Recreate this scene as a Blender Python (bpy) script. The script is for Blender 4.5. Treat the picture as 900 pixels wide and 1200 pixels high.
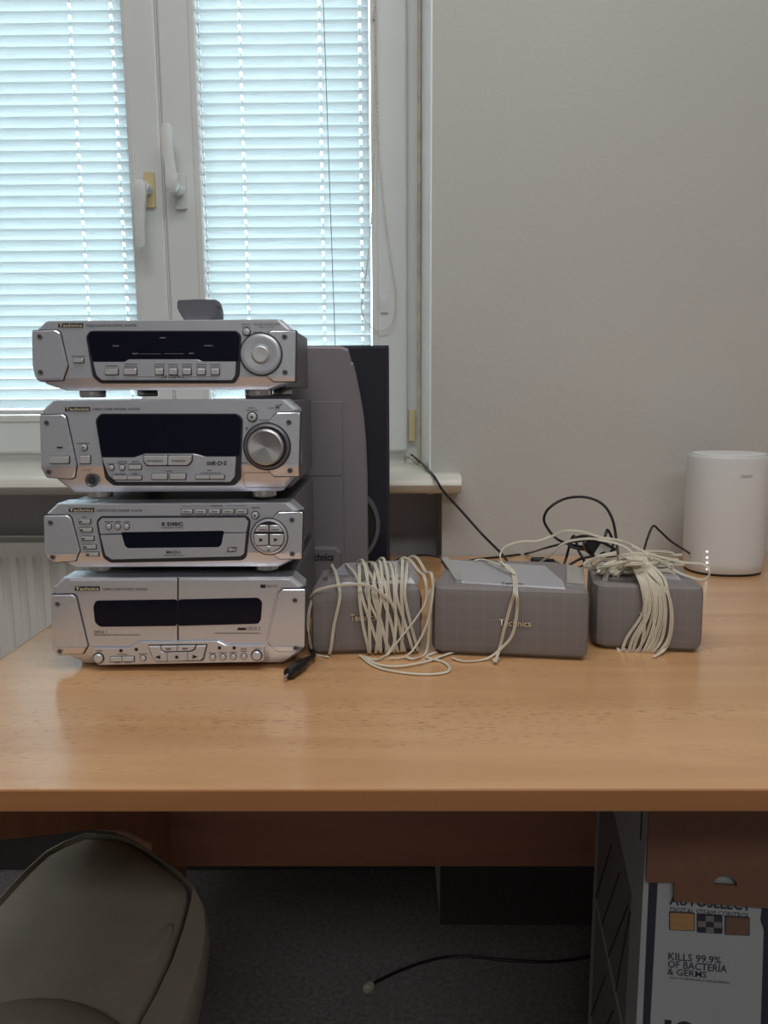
import bpy, bmesh, math, random
from mathutils import Vector, Matrix
R = math.radians
random.seed(7)
S = bpy.context.scene
for o in list(bpy.data.objects): bpy.data.objects.remove(o)

# ------------------------------------------------------------------ camera
DESK = 0.74                      # desk top height (m)
CAM = Vector((0, 0, DESK + 0.300))
PITCH, YAW, ROLL = R(9.0), R(0.6), R(0.35)
FPX = 900.0
fw = Vector((-math.sin(YAW)*math.cos(PITCH), math.cos(YAW)*math.cos(PITCH), -math.sin(PITCH)))
r0 = Vector((math.cos(YAW), math.sin(YAW), 0)); u0 = r0.cross(fw)
rt = r0*math.cos(ROLL) - u0*math.sin(ROLL); up = u0*math.cos(ROLL) + r0*math.sin(ROLL)
cd = bpy.data.cameras.new('camera'); cam = bpy.data.objects.new('camera', cd); S.collection.objects.link(cam)
cd.sensor_fit = 'HORIZONTAL'; cd.sensor_width = 36; cd.lens = 36*FPX/900; cd.clip_start = 0.02
cam.matrix_world = Matrix(((rt.x, up.x, -fw.x, CAM.x), (rt.y, up.y, -fw.y, CAM.y), (rt.z, up.z, -fw.z, CAM.z), (0, 0, 0, 1)))
S.camera = cam

# ------------------------------------------------------------------ sky, view
W = bpy.data.worlds.new('sky'); S.world = W; W.use_nodes = True
bg = W.node_tree.nodes['Background']; bg.inputs[0].default_value = (0.85, 0.95, 1.0, 1); bg.inputs[1].default_value = 6.4
S.view_settings.view_transform = 'Standard'; S.view_settings.look = 'None'
S.view_settings.exposure = 0.0; S.view_settings.gamma = 1.0; S.view_settings.use_curve_mapping = False
FILL_W, FILL2_W = 18.0, 20.0                    # the added fill lamps, built further down

# ------------------------------------------------------------------ survey helpers (measure the place)
def ray(px, py): return fw + rt*((px-450)/FPX) + up*((600-py)/FPX)
def at(px, py, Y): d = ray(px, py); return CAM + d*((Y-CAM.y)/d.y)
def on(px, py, z): d = ray(px, py); return CAM + d*((z-CAM.z)/d.z)
class Frame:
    """a flat face in space: origin, width axis, height axis, outward normal"""
    def __init__(s, O, u, w): s.O = Vector(O); s.u = Vector(u).normalized(); s.w = Vector(w).normalized(); s.n = s.u.cross(s.w)
    def m(s, px, py):
        d = ray(px, py); t = (s.O-CAM).dot(s.n)/d.dot(s.n); p = CAM + d*t - s.O
        return (p.dot(s.u), p.dot(s.w))
    def P(s, a, b, h=0): return s.O + s.u*a + s.w*b + s.n*h

# ------------------------------------------------------------------ materials
def lin(c): return tuple(((v/255)/12.92 if v/255 <= .04045 else ((v/255+.055)/1.055)**2.4) for v in c)
MATS = {}
def mat(name, col, rough=.5, metal=0., var=0., scale=40., bump=0., bscale=200., spec=.5, emit=None, estr=0.):
    if name in MATS: return MATS[name]
    m = bpy.data.materials.new(name); m.use_nodes = True; nt = m.node_tree; b = nt.nodes['Principled BSDF']
    c = lin(col); b.inputs['Base Color'].default_value = (*c, 1); b.inputs['Roughness'].default_value = rough
    b.inputs['Metallic'].default_value = metal; b.inputs['Specular IOR Level'].default_value = spec
    if emit: b.inputs['Emission Color'].default_value = (*lin(emit), 1); b.inputs['Emission Strength'].default_value = estr
    tc = nt.nodes.new('ShaderNodeTexCoord')
    if var:
        n = nt.nodes.new('ShaderNodeTexNoise'); n.inputs['Scale'].default_value = scale; n.inputs['Detail'].default_value = 6
        nt.links.new(tc.outputs['Object'], n.inputs['Vector'])
        r = nt.nodes.new('ShaderNodeValToRGB')
        r.color_ramp.elements[0].position = .3; r.color_ramp.elements[1].position = .7
        r.color_ramp.elements[0].color = (*[v*(1-var) for v in c], 1); r.color_ramp.elements[1].color = (*[min(1, v*(1+var)) for v in c], 1)
        nt.links.new(n.outputs['Fac'], r.inputs['Fac']); nt.links.new(r.outputs['Color'], b.inputs['Base Color'])
    if bump:
        n2 = nt.nodes.new('ShaderNodeTexNoise'); n2.inputs['Scale'].default_value = bscale; n2.inputs['Detail'].default_value = 4
        nt.links.new(tc.outputs['Object'], n2.inputs['Vector'])
        bp = nt.nodes.new('ShaderNodeBump'); bp.inputs['Strength'].default_value = bump; bp.inputs['Distance'].default_value = .002
        nt.links.new(n2.outputs['Fac'], bp.inputs['Height']); nt.links.new(bp.outputs['Normal'], b.inputs['Normal'])
    MATS[name] = m; return m
def wood(name, c1, c2, fleck, rough, coat=0):
    m = bpy.data.materials.new(name); m.use_nodes = True; nt = m.node_tree; b = nt.nodes['Principled BSDF']; L = nt.links.new
    tc = nt.nodes.new('ShaderNodeTexCoord'); mp = nt.nodes.new('ShaderNodeMapping'); mp.inputs['Scale'].default_value = (1.1, 13, 13)
    L(tc.outputs['Object'], mp.inputs['Vector'])
    n = nt.nodes.new('ShaderNodeTexNoise'); n.inputs['Scale'].default_value = 2.2; n.inputs['Detail'].default_value = 8; n.inputs['Distortion'].default_value = .5
    L(mp.outputs['Vector'], n.inputs['Vector'])
    r = nt.nodes.new('ShaderNodeValToRGB'); r.color_ramp.elements[0].position = .32; r.color_ramp.elements[1].position = .68
    r.color_ramp.elements[0].color = (*lin(c1), 1); r.color_ramp.elements[1].color = (*lin(c2), 1); L(n.outputs['Fac'], r.inputs['Fac'])
    mp2 = nt.nodes.new('ShaderNodeMapping'); mp2.inputs['Scale'].default_value = (60, 330, 330); L(tc.outputs['Object'], mp2.inputs['Vector'])
    n2 = nt.nodes.new('ShaderNodeTexNoise'); n2.inputs['Scale'].default_value = 1.6; n2.inputs['Detail'].default_value = 2; L(mp2.outputs['Vector'], n2.inputs['Vector'])
    mp3 = nt.nodes.new('ShaderNodeMapping'); mp3.inputs['Scale'].default_value = (.7, 7, 7); L(tc.outputs['Object'], mp3.inputs['Vector'])
    n3 = nt.nodes.new('ShaderNodeTexNoise'); n3.inputs['Scale'].default_value = 2.0; L(mp3.outputs['Vector'], n3.inputs['Vector'])
    r2 = nt.nodes.new('ShaderNodeValToRGB'); r2.color_ramp.elements[0].position = .60; r2.color_ramp.elements[1].position = .68; L(n2.outputs['Fac'], r2.inputs['Fac'])
    r3 = nt.nodes.new('ShaderNodeValToRGB'); r3.color_ramp.elements[0].position = .42; r3.color_ramp.elements[1].position = .62; L(n3.outputs['Fac'], r3.inputs['Fac'])
    mu = nt.nodes.new('ShaderNodeMath'); mu.operation = 'MULTIPLY'; L(r2.outputs['Color'], mu.inputs[0]); L(r3.outputs['Color'], mu.inputs[1])
    mu2 = nt.nodes.new('ShaderNodeMath'); mu2.operation = 'MULTIPLY'; mu2.inputs[1].default_value = .75; L(mu.outputs[0], mu2.inputs[0])
    mx = nt.nodes.new('ShaderNodeMixRGB'); L(mu2.outputs[0], mx.inputs[0]); L(r.outputs['Color'], mx.inputs[1]); mx.inputs[2].default_value = (*lin(fleck), 1)
    L(mx.outputs[0], b.inputs['Base Color']); b.inputs['Roughness'].default_value = rough
    b.inputs['Coat Weight'].default_value = coat; b.inputs['Coat Roughness'].default_value = .20; b.inputs['Coat IOR'].default_value = 1.7
    MATS[name] = m; return m
def cloth(name, c):
    """loudspeaker cloth over a moulded lattice: weave and faint squares"""
    m = bpy.data.materials.new(name); m.use_nodes = True; nt = m.node_tree; b = nt.nodes['Principled BSDF']; L = nt.links.new
    tc = nt.nodes.new('ShaderNodeTexCoord')
    br = nt.nodes.new('ShaderNodeTexBrick'); br.offset = 0; br.inputs['Scale'].default_value = 1
    br.inputs['Brick Width'].default_value = .0148; br.inputs['Row Height'].default_value = .0148; br.inputs['Mortar Size'].default_value = .0018; br.inputs['Mortar Smooth'].default_value = .6
    L(tc.outputs['UV'], br.inputs['Vector'])
    lc = lin(c); br.inputs['Color1'].default_value = (*[v*.97 for v in lc], 1); br.inputs['Color2'].default_value = (*lc, 1); br.inputs['Mortar'].default_value = (*[v*1.05 for v in lc], 1)
    L(br.outputs['Color'], b.inputs['Base Color'])
    wv = nt.nodes.new('ShaderNodeTexNoise'); wv.inputs['Scale'].default_value = 900; L(tc.outputs['Object'], wv.inputs['Vector'])
    bp = nt.nodes.new('ShaderNodeBump'); bp.inputs['Strength'].default_value = .25; bp.inputs['Distance'].default_value = .001; L(wv.outputs['Fac'], bp.inputs['Height'])
    L(bp.outputs['Normal'], b.inputs['Normal']); b.inputs['Roughness'].default_value = .58
    MATS[name] = m; return m
mat('wall_paint', (197, 196, 192), .9, var=.03, scale=3, bump=.35, bscale=160)
mat('niche_paint', (226, 220, 225), .9, var=.06, scale=6, bump=.3, bscale=120)
mat('reveal_paint', (246, 247, 247), .35, var=.03, scale=9, bump=.15, bscale=90)
mat('ceiling_paint', (225, 223, 218), .9, var=.02, scale=3)
mat('carpet', (125, 118, 122), .95, var=.3, scale=120, bump=.6, bscale=400)
mat('pvc', (220, 224, 223), .45, var=.02, scale=5)
mat('pvc_grey', (218, 220, 219), .4, var=.02, scale=8)
mat('brass_tint', (214, 196, 152), .5, var=.1, scale=60)
mat('seal', (204, 198, 180), .8, var=.2, scale=40)
mat('sill_stone', (222, 219, 208), .35, var=.04, scale=14)
mat('radiator_enamel', (242, 238, 230), .4, var=.02, scale=8)
mat('shade_strip_dark', (66, 61, 60), .6, var=.1, scale=60)  # dark colour of the added shade strips at the wall foot
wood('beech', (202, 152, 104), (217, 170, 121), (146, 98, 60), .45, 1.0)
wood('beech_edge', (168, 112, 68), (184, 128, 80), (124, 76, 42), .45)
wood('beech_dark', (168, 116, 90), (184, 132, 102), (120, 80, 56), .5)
mat('silver', (224, 228, 238), .29, .70, var=.03, scale=300)
mat('silver_light', (216, 217, 220), .34, .35, var=.02, scale=300)
mat('silver_dark', (128, 128, 134), .36, .6, var=.03, scale=200)
mat('button_silver', (210, 211, 214), .3, .35, var=.02, scale=300)
mat('steel', (196, 192, 190), .22, .95, var=.04, scale=30)
mat('chassis', (112, 113, 122), .42, .5, var=.04, scale=60)
mat('display', (15, 17, 36), .15, 0, var=.1, scale=20, spec=.22)
mat('bezel', (58, 58, 66), .35, .2, var=.05, scale=100)
mat('ink', (34, 32, 34), .6, var=.05, scale=50)
mat('ink_faint', (92, 90, 92), .6, var=.05, scale=50)
mat('print_pale', (150, 152, 160), .6, var=.05, scale=50)
mat('badge_gold', (232, 220, 190), .4, .1, var=.05, scale=100)
mat('rubber', (28, 28, 30), .6, var=.1, scale=80)
mat('black_plastic', (20, 20, 23), .38, var=.1, scale=50)
mat('cabinet_black', (28, 29, 44), .35, var=.08, scale=20)
mat('baffle_grey', (132, 126, 132), .55, .15, var=.02, scale=300)
cloth('speaker_cloth', (128, 122, 122))
mat('speaker_shell', (196, 197, 204), .34, .5, var=.03, scale=200, bump=.1, bscale=700)
mat('alu', (236, 238, 240), .22, .9, var=.02, scale=100)
mat('wire', (216, 209, 192), .5, var=.04, scale=60)
mat('router_white', (220, 221, 222), .45, var=.01, scale=30)
mat('led', (255, 255, 255), .4, emit=(255, 250, 240), estr=1.5, var=.01)
mat('remote_grey', (108, 108, 118), .5, var=.04, scale=80)
mat('leather', (146, 139, 128), .7, var=.1, scale=14, bump=.3, bscale=260)
mat('gap_black', (14, 13, 13), .9, var=.1, scale=20)
mat('card_white', (166, 169, 174), .65, var=.03, scale=30)
mat('card_side', (120, 118, 118), .7, var=.06, scale=30)
mat('card_brown', (118, 84, 66), .85, var=.06, scale=70, bump=.15, bscale=300)
mat('print_navy', (44, 46, 58), .6, var=.05, scale=40)
mat('print_tan', (168, 128, 84), .6, var=.1, scale=160)
mat('print_brown', (112, 86, 70), .6, var=.1, scale=160)
mat('clear_plug', (190, 186, 170), .25, var=.05, scale=200)
mat('label_white', (214, 214, 210), .6, var=.02, scale=80)
def slat_mat():
    m = bpy.data.materials.new('slat_enamel'); m.use_nodes = True; nt = m.node_tree; L = nt.links.new
    out = nt.nodes['Material Output']; b = nt.nodes['Principled BSDF']
    b.inputs['Base Color'].default_value = (.80, .86, .87, 1); b.inputs['Roughness'].default_value = .35
    n = nt.nodes.new('ShaderNodeTexNoise'); n.inputs['Scale'].default_value = 3
    tr = nt.nodes.new('ShaderNodeBsdfTranslucent'); r = nt.nodes.new('ShaderNodeValToRGB')
    r.color_ramp.elements[0].color = (.55, .63, .665, 1); r.color_ramp.elements[1].color = (.59, .67, .705, 1)
    L(n.outputs['Fac'], r.inputs['Fac']); L(r.outputs['Color'], tr.inputs['Color'])
    mx = nt.nodes.new('ShaderNodeMixShader'); mx.inputs[0].default_value = .33
    L(b.outputs[0], mx.inputs[1]); L(tr.outputs[0], mx.inputs[2]); L(mx.outputs[0], out.inputs['Surface']); MATS['slat'] = m
def glass_mat():
    m = bpy.data.materials.new('window_glass'); m.use_nodes = True; nt = m.node_tree; L = nt.links.new
    out = nt.nodes['Material Output']; nt.nodes.remove(nt.nodes['Principled BSDF'])
    t = nt.nodes.new('ShaderNodeBsdfTransparent'); t.inputs[0].default_value = (.95, .98, .98, 1)
    g = nt.nodes.new('ShaderNodeBsdfGlossy'); g.inputs['Roughness'].default_value = .02
    fr = nt.nodes.new('ShaderNodeFresnel'); fr.inputs[0].default_value = 1.45
    mx = nt.nodes.new('ShaderNodeMixShader'); L(fr.outputs[0], mx.inputs[0]); L(t.outputs[0], mx.inputs[1]); L(g.outputs[0], mx.inputs[2]); L(mx.outputs[0], out.inputs['Surface']); MATS['glass'] = m
slat_mat(); glass_mat()
mat('spun_steel', (200, 198, 198), .30, .95, var=.02, scale=60)
_nt = MATS['spun_steel'].node_tree; _tg = _nt.nodes.new('ShaderNodeTangent'); _tg.direction_type = 'RADIAL'; _tg.axis = 'Y'
_pb = _nt.nodes['Principled BSDF']; _pb.inputs['Anisotropic'].default_value = .9; _nt.links.new(_tg.outputs[0], _pb.inputs['Tangent'])

# ------------------------------------------------------------------ object helpers
COL = S.collection
def link_mesh(name, me, m, parent=None, smooth=False):
    o = bpy.data.objects.new(name, me); COL.objects.link(o)
    if m is not None: me.materials.append(MATS[m])
    if smooth:
        for p in me.polygons: p.use_smooth = True
    if parent is not None:
        o.parent = parent
        if parent.type == 'EMPTY': o.matrix_parent_inverse = Matrix.Translation(-parent.location)
    return o
def obj(name, bm, m, parent=None, smooth=False, angle=None, base=True):
    bmesh.ops.recalc_face_normals(bm, faces=bm.faces[:])
    loc = None
    if parent is None and base and len(bm.verts):
        xs = [v.co for v in bm.verts]; lo = [min(v[i] for v in xs) for i in range(3)]; hi = [max(v[i] for v in xs) for i in range(3)]
        loc = Vector(((lo[0]+hi[0])/2, (lo[1]+hi[1])/2, lo[2])); bmesh.ops.translate(bm, verts=bm.verts[:], vec=-loc)
    me = bpy.data.meshes.new(name); bm.to_mesh(me); bm.free()
    o = link_mesh(name, me, m, parent, smooth or angle is not None)
    if angle is not None: me.set_sharp_from_angle(angle=R(angle))
    if loc is not None: o.location = loc
    return o
def thing(name, label, cat, loc, group=None):
    o = bpy.data.objects.new(name, None); COL.objects.link(o); o.location = loc; o.empty_display_size = .05
    return tag(o, label, cat, group)
def tag(o, label, cat, group=None):
    o['label'] = label; o['category'] = cat
    if group: o['group'] = group
    return o
def struct(o, label=None, cat=None):
    o['kind'] = 'structure'
    if label: o['label'] = label
    if cat: o['category'] = cat
    return o
def box(bm, a, b, bev=0, seg=2):
    a, b = Vector(a), Vector(b); c = (a+b)/2; d = b-a
    r = bmesh.ops.create_cube(bm, size=1, matrix=Matrix.Translation(c) @ Matrix.Diagonal((abs(d.x), abs(d.y), abs(d.z), 1)))
    if bev:
        es = list({e for v in r['verts'] for e in v.link_edges})
        bmesh.ops.bevel(bm, geom=es, offset=bev, segments=seg, affect='EDGES', profile=.5)
    return bm
def mkbox(name, a, b, m, parent=None, bev=0, seg=2): return obj(name, box(bmesh.new(), a, b, bev, seg), m, parent)
def loft(bm, rows, caps=True, close=True):
    vs = [[bm.verts.new(p) for p in r] for r in rows]; n = len(rows[0])
    for i in range(len(rows)-1):
        for j in range(n if close else n-1):
            k = (j+1) % n
            try: bm.faces.new((vs[i][j], vs[i][k], vs[i+1][k], vs[i+1][j]))
            except ValueError: pass
    if caps: bm.faces.new(vs[0][::-1]); bm.faces.new(vs[-1])
    return vs
def rnd(pts, r, seg=4):
    """round the corners of a polygon"""
    out = []; n = len(pts)
    for i in range(n):
        p = Vector(pts[i]); a = Vector(pts[i-1])-p; b = Vector(pts[(i+1) % n])-p
        t = min(r, a.length*.45, b.length*.45)
        if t < 1e-6: out.append(tuple(p)); continue
        A = p+a.normalized()*t; B = p+b.normalized()*t
        for k in range(seg+1):
            s = k/seg; q = A*(1-s)**2 + p*2*s*(1-s) + B*s*s; out.append(tuple(q))
    return out
def prism(name, fr, pts, d0, d1, m, parent, bev=0, smooth=False, bend=None):
    """flat piece on a face: outline (a,b) in metres, from depth d0 out to d1; bend=(b0,slope) folds it back below b0"""
    def off(b): return 0 if bend is None or b >= bend[0] else -(bend[0]-b)*bend[1]
    polys = [pts]
    if bend:
        def clip(ps, s):
            o = []
            for i in range(len(ps)):
                p, q = ps[i], ps[(i+1) % len(ps)]; sp, sq = (p[1]-bend[0])*s, (q[1]-bend[0])*s
                if sp >= 0: o.append(p)
                if sp*sq < 0: t = sp/(sp-sq); o.append((p[0]+(q[0]-p[0])*t, bend[0]))
            return o
        polys = [c for c in (clip(pts, 1), clip(pts, -1)) if len(c) > 2]
    bm = bmesh.new()
    for ps in polys:
        back = [bm.verts.new(fr.P(a, b, d0+off(b))) for a, b in ps]
        if bev:
            cx = sum(p[0] for p in ps)/len(ps); cy = sum(p[1] for p in ps)/len(ps)
            mid = [bm.verts.new(fr.P(a, b, d1-bev+off(b))) for a, b in ps]
            def ins(a, b): v = Vector((cx-a, cy-b)); L = v.length; v = v*(min(bev*1.2, L*.4)/L) if L else v; return a+v.x, b+v.y
            frt = [bm.verts.new(fr.P(*ins(a, b), d1+off(b))) for a, b in ps]; rings = [back, mid, frt]
        else: rings = [back, [bm.verts.new(fr.P(a, b, d1+off(b))) for a, b in ps]]
        n = len(ps)
        for i in range(len(rings)-1):
            for j in range(n): bm.faces.new((rings[i][j], rings[i][(j+1) % n], rings[i+1][(j+1) % n], rings[i+1][j]))
        bm.faces.new(rings[-1]); bm.faces.new(rings[0][::-1])
    return obj(name, bm, m, parent, smooth)
def pxs(fr, pts): return [fr.m(*p) for p in pts]
def rectpx(fr, x0, y0, x1, y1, r=0, seg=3):
    ps = pxs(fr, [(x0, y1), (x1, y1), (x1, y0), (x0, y0)])
    return rnd(ps, r, seg) if r else ps
def lathe(name, fr, cx, cy, prof, m, parent, n=28, angle=35):
    """turned piece on a face: prof = [(radius, height)...]"""
    bm = bmesh.new(); rows = []
    for r, h in prof: rows.append([fr.P(cx+max(r, 1e-5)*math.cos(2*math.pi*k/n), cy+max(r, 1e-5)*math.sin(2*math.pi*k/n), h) for k in range(n)])
    loft(bm, rows); return obj(name, bm, m, parent, angle=angle)
def text(name, fr, body, rect, m, parent, h=.0003, bold=0, shear=0, base_h=0.0):
    """flat print fitted to a rectangle (px) of a face"""
    cu = bpy.data.curves.new(name, 'FONT'); cu.body = body; cu.resolution_u = 2; cu.offset = bold; cu.shear = shear
    t = bpy.data.objects.new(name, cu); COL.objects.link(t)
    me = bpy.data.meshes.new_from_object(t); bpy.data.objects.remove(t); bpy.data.curves.remove(cu)
    xs = [v.co.x for v in me.vertices]; ys = [v.co.y for v in me.vertices]
    a0, b1 = fr.m(rect[0], rect[1]); a1 = fr.m(rect[2], rect[3])[0]; b0 = fr.m(rect[0], rect[3])[1]
    sx = (a1-a0)/(max(xs)-min(xs)); sy = (b1-b0)/(max(ys)-min(ys))
    mx, my = min(xs), min(ys)
    for v in me.vertices: v.co = fr.P(a0+(v.co.x-mx)*sx, b0+(v.co.y-my)*sy, h+base_h)
    me.name = name
    return link_mesh(name, me, m, parent)
def catmull(pts, sub=6, closed=False):
    pts = [Vector(p) for p in pts]; n = len(pts); out = []
    segs = n if closed else n-1
    for i in range(segs):
        if closed: p0, p1, p2, p3 = pts[i-1], pts[i], pts[(i+1) % n], pts[(i+2) % n]
        else: p0, p1, p2, p3 = pts[max(i-1, 0)], pts[i], pts[i+1], pts[min(i+2, n-1)]
        for k in range(sub):
            t = k/sub; t2 = t*t; t3 = t2*t
            out.append(.5*((2*p1)+(-p0+p2)*t+(2*p0-5*p1+4*p2-p3)*t2+(-p0+3*p1-3*p2+p3)*t3))
    if not closed: out.append(pts[-1])
    return out
def tube(bm, pts, r, n=6, sub=6, closed=False, twin=0, side=None):
    """cable along points; twin = spacing of a two-core flex"""
    ps = catmull(pts, sub, closed) if sub else [Vector(p) for p in pts]
    if twin:
        for s in (-1, 1):
            q = []
            for i, p in enumerate(ps):
                d = ps[min(i+1, len(ps)-1)]-ps[max(i-1, 0)]
                sd = Vector(side) if side else d.cross(Vector((0, 0, 1)))
                if sd.length < 1e-6: sd = Vector((1, 0, 0))
                q.append(p+sd.normalized()*twin*.5*s)
            tube(bm, q, r, n, 0, closed)
        return
    m = len(ps); rows = []; up_ = None
    for i, p in enumerate(ps):
        d = (ps[(i+1) % m]-ps[i-1]) if closed else (ps[min(i+1, m-1)]-ps[max(i-1, 0)])
        d = d.normalized() if d.length > 1e-9 else Vector((1, 0, 0))
        if up_ is None: up_ = d.orthogonal()
        up_ = (up_-d*up_.dot(d)); up_ = up_.normalized() if up_.length > 1e-6 else d.orthogonal().normalized()
        b = d.cross(up_)
        rows.append([p+(up_*math.cos(2*math.pi*k/n)+b*math.sin(2*math.pi*k/n))*r for k in range(n)])
    if closed: rows.append(rows[0]); loft(bm, rows, caps=False)
    else: loft(bm, rows)

# ------------------------------------------------------------------ room shell
WY = 1.38                        # face of the window wall
WIN = 1.575                      # window plane
XL, XR = -1.02, at(506, 300, WY).x
XRB = at(495, 400, WIN).x
NX = at(518, 610, WY).x          # right side of the radiator niche
ZS = DESK + .153                 # sill top
ZT = DESK + 1.32                 # head of the window opening
H = 2.65
struct(mkbox('floor', (-2.1, -2.6, -.1), (2.5, 2.0, 0), 'carpet'))
struct(mkbox('ceiling', (-2.1, -2.6, H), (2.5, 2.0, H+.1), 'ceiling_paint'))
struct(mkbox('wall_left', (-2.2, -2.6, 0), (-2.1, 2.0, H), 'wall_paint'))
struct(mkbox('wall_right', (2.5, -2.6, 0), (2.6, 2.0, H), 'wall_paint'))
struct(mkbox('wall_front', (-2.2, -2.7, 0), (2.6, -2.6, H), 'wall_paint'))
bm = bmesh.new()                 # the wall with the window: one solid with a splayed reveal and a niche below
def wallprism(pts, z0, z1): loft(bm, [[(x, y, z0) for x, y in pts], [(x, y, z1) for x, y in pts]])
wallprism([(XR, WY), (2.55, WY), (2.55, 1.9), (XRB, 1.9), (XRB, WIN+.02)], ZS-.028, H)
wallprism([(NX, WY), (2.55, WY), (2.55, 1.9), (NX, 1.9)], 0, ZS-.0281)
wallprism([(-2.15, WY), (XL, WY), (XL, 1.9), (-2.15, 1.9)], 0, H)
wallprism([(XL, WY), (XR, WY), (XRB, WIN+.02), (XRB, 1.9), (XL, 1.9)], ZT, H)
struct(obj('wall_back', bm, 'wall_paint'))
bm = bmesh.new(); wallprism([(XL, 1.555), (NX, 1.555), (NX, 1.9), (XL, 1.9)], 0, ZS-.03)
struct(obj('wall_niche', bm, 'niche_paint'))
struct(mkbox('shade_strip_back', (NX, WY-.014, 0), (2.5, WY+.001, .128), 'shade_strip_dark', None, .003))  # dark strip added so the wall foot under the desk reads as shade
struct(mkbox('shade_strip_niche', (XL, 1.541, 0), (NX, 1.556, .128), 'shade_strip_dark', None, .003))  # added likewise: darkens the niche foot where shade falls
# smooth plaster lining of the right reveal
bm = bmesh.new(); wallprism([(XR, WY+.001), (XR-.003, WY+.001), (XRB-.003, WIN+.02), (XRB, WIN+.02)], ZS-.01, ZT)
struct(obj('trim_1', bm, 'reveal_paint'))
# sill
sx1 = at(541, 565, 1.325).x
bm = bmesh.new()
prof = [(1.60, ZS), (1.36, ZS)] + [(1.345-.02*math.sin(t), ZS-.0165+.0165*math.cos(t)) for t in [R(a) for a in (20, 50, 90, 130, 160)]] + [(1.36, ZS-.034), (1.60, ZS-.034)]
rows = [[(x, y, z) for y, z in prof] for x in (XL, sx1)]
loft(bm, rows); struct(obj('trim_2', bm, 'sill_stone', angle=40))
bm = bmesh.new()                 # lump of plaster below the sill
bmesh.ops.create_icosphere(bm, subdivisions=2, radius=.008, matrix=Matrix.Translation(at(504, 577, 1.40)) @ Matrix.Diagonal((1.2, .8, .6, 1)))
struct(obj('trim_3', bm, 'seal', smooth=True))

# ------------------------------------------------------------------ window
wz0, wz1 = ZS-.006, ZT-.001
seam = at(191, 190, WIN).x
gl_r = at(152, 190, WIN).x       # left sash: right glazing edge
gr_l = at(235, 190, WIN).x       # right sash: left glazing edge
gr_r = at(435, 200, WIN).x
sr = at(477, 300, WIN).x         # right sash outer edge
gz0 = at(60, 487, WIN).z; gz1 = ZT-.10
sashw = sr-seam; sl = seam-sashw; gl_l = sl+(sr-gr_r)
win = bpy.data.objects.new('window_1', None); COL.objects.link(win); win.location = ((sl+sr)/2, WIN, ZS)
struct(win, 'white double casement window with grey tilted blinds and two lever handles', 'window')
def framebox(name, x0, x1, z0, z1, ix0, ix1, iz0, iz1, y0, y1, m, parent, bev=.004):
    bm = bmesh.new()
    for a, b in (((x0, y0, z0), (ix0, y1, z1)), ((ix1, y0, z0), (x1, y1, z1)), ((ix0, y0, z0), (ix1, y1, iz0)), ((ix0, y0, iz1), (ix1, y1, z1))): box(bm, a, b, bev, 2)
    return obj(name, bm, m, parent)
zb = at(60, 531, WIN).z
framebox('outer_frame', sl-.03, XRB+.002, wz0, wz1, sl+.004, sr-.004, zb+.004, wz1-.03, WIN+.012, WIN+.075, 'pvc', win)
for nm, x0, x1, g0, g1 in (('sash', sl, seam-.0015, gl_l, gl_r), ('sash', seam+.0015, sr, gr_l, gr_r)):
    sh = framebox(nm, x0, x1, zb, wz1-.026, g0, g1, gz0, gz1, WIN-.004, WIN+.06, 'pvc', win, .005)
    bd = framebox('glazing_bead', g0-.012, g1+.012, gz0-.012, gz1+.012, g0, g1, gz0, gz1, WIN-.0075, WIN+.03, 'pvc_grey', sh, .002)
    mkbox('pane', (g0-.01, WIN+.034, gz0-.01), (g1+.01, WIN+.038, gz1+.01), 'glass', sh)
    left = x1 < seam+.001
    hx, hz = (at(175.5, 224, WIN) if left else at(212, 226, WIN)).xz
    fr = Frame((hx, WIN-.004, hz), (1, 0, 0), (0, 0, 1))
    prism('handle_plate', fr, rnd([(-.0085, -.033), (.0125, -.033), (.0125, .033), (-.0085, .033)], .004), -.003, .006, 'brass_tint' if left else 'pvc', sh, .001)
    bm = bmesh.new(); s = -1 if left else 1
    # lever: neck out of the plate, then a flat arm pointing down or up
    arm = [(0.0015, 0, .012, .010), (0.001, s*.020, .0105, .008), (-.003, s*.06, .0095, .007), (-.004, s*.105, .0092, .0065), (-.004, s*.112, .0070, .005)]
    rows = []
    for k, (ax, az, hw, ht) in enumerate([( .0015, -s*.009, .008, .006)]+arm):
        dep = .040
        oc = rnd([(-hw, -ht), (hw, -ht), (hw, ht), (-hw, ht)], .004, 2)
        rows.append([fr.P(ax-.006+p, az, dep+q) for p, q in oc])
    loft(bm, rows)
    rows = [[fr.P(.001+.0095*math.cos(t), .0+.0095*math.sin(t), h) for t in [2*math.pi*i/14 for i in range(14)]] for h in (.003, .016, .036)]
    loft(bm, rows); obj('handle', bm, 'pvc', sh, angle=40)
# dark rebate between the two sashes and the yellowed foam strip at the frame foot
mkbox('rebate_seal', (seam-.0016, WIN-.002, zb), (seam+.0016, WIN+.05, wz1-.03), 'label_white', win)
p0 = at(479, 517, WIN+.008); p1 = at(486, 480, WIN+.008)
mkbox('foam_strip', (p0.x, WIN+.002, p0.z), (p1.x, WIN+.013, p1.z), 'brass_tint', win, .001)
mkbox('corner_gasket', (XRB-.010, WIN+.004, wz0), (XRB-.0032, WIN+.0125, wz1), 'seal', win, .002)

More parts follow.
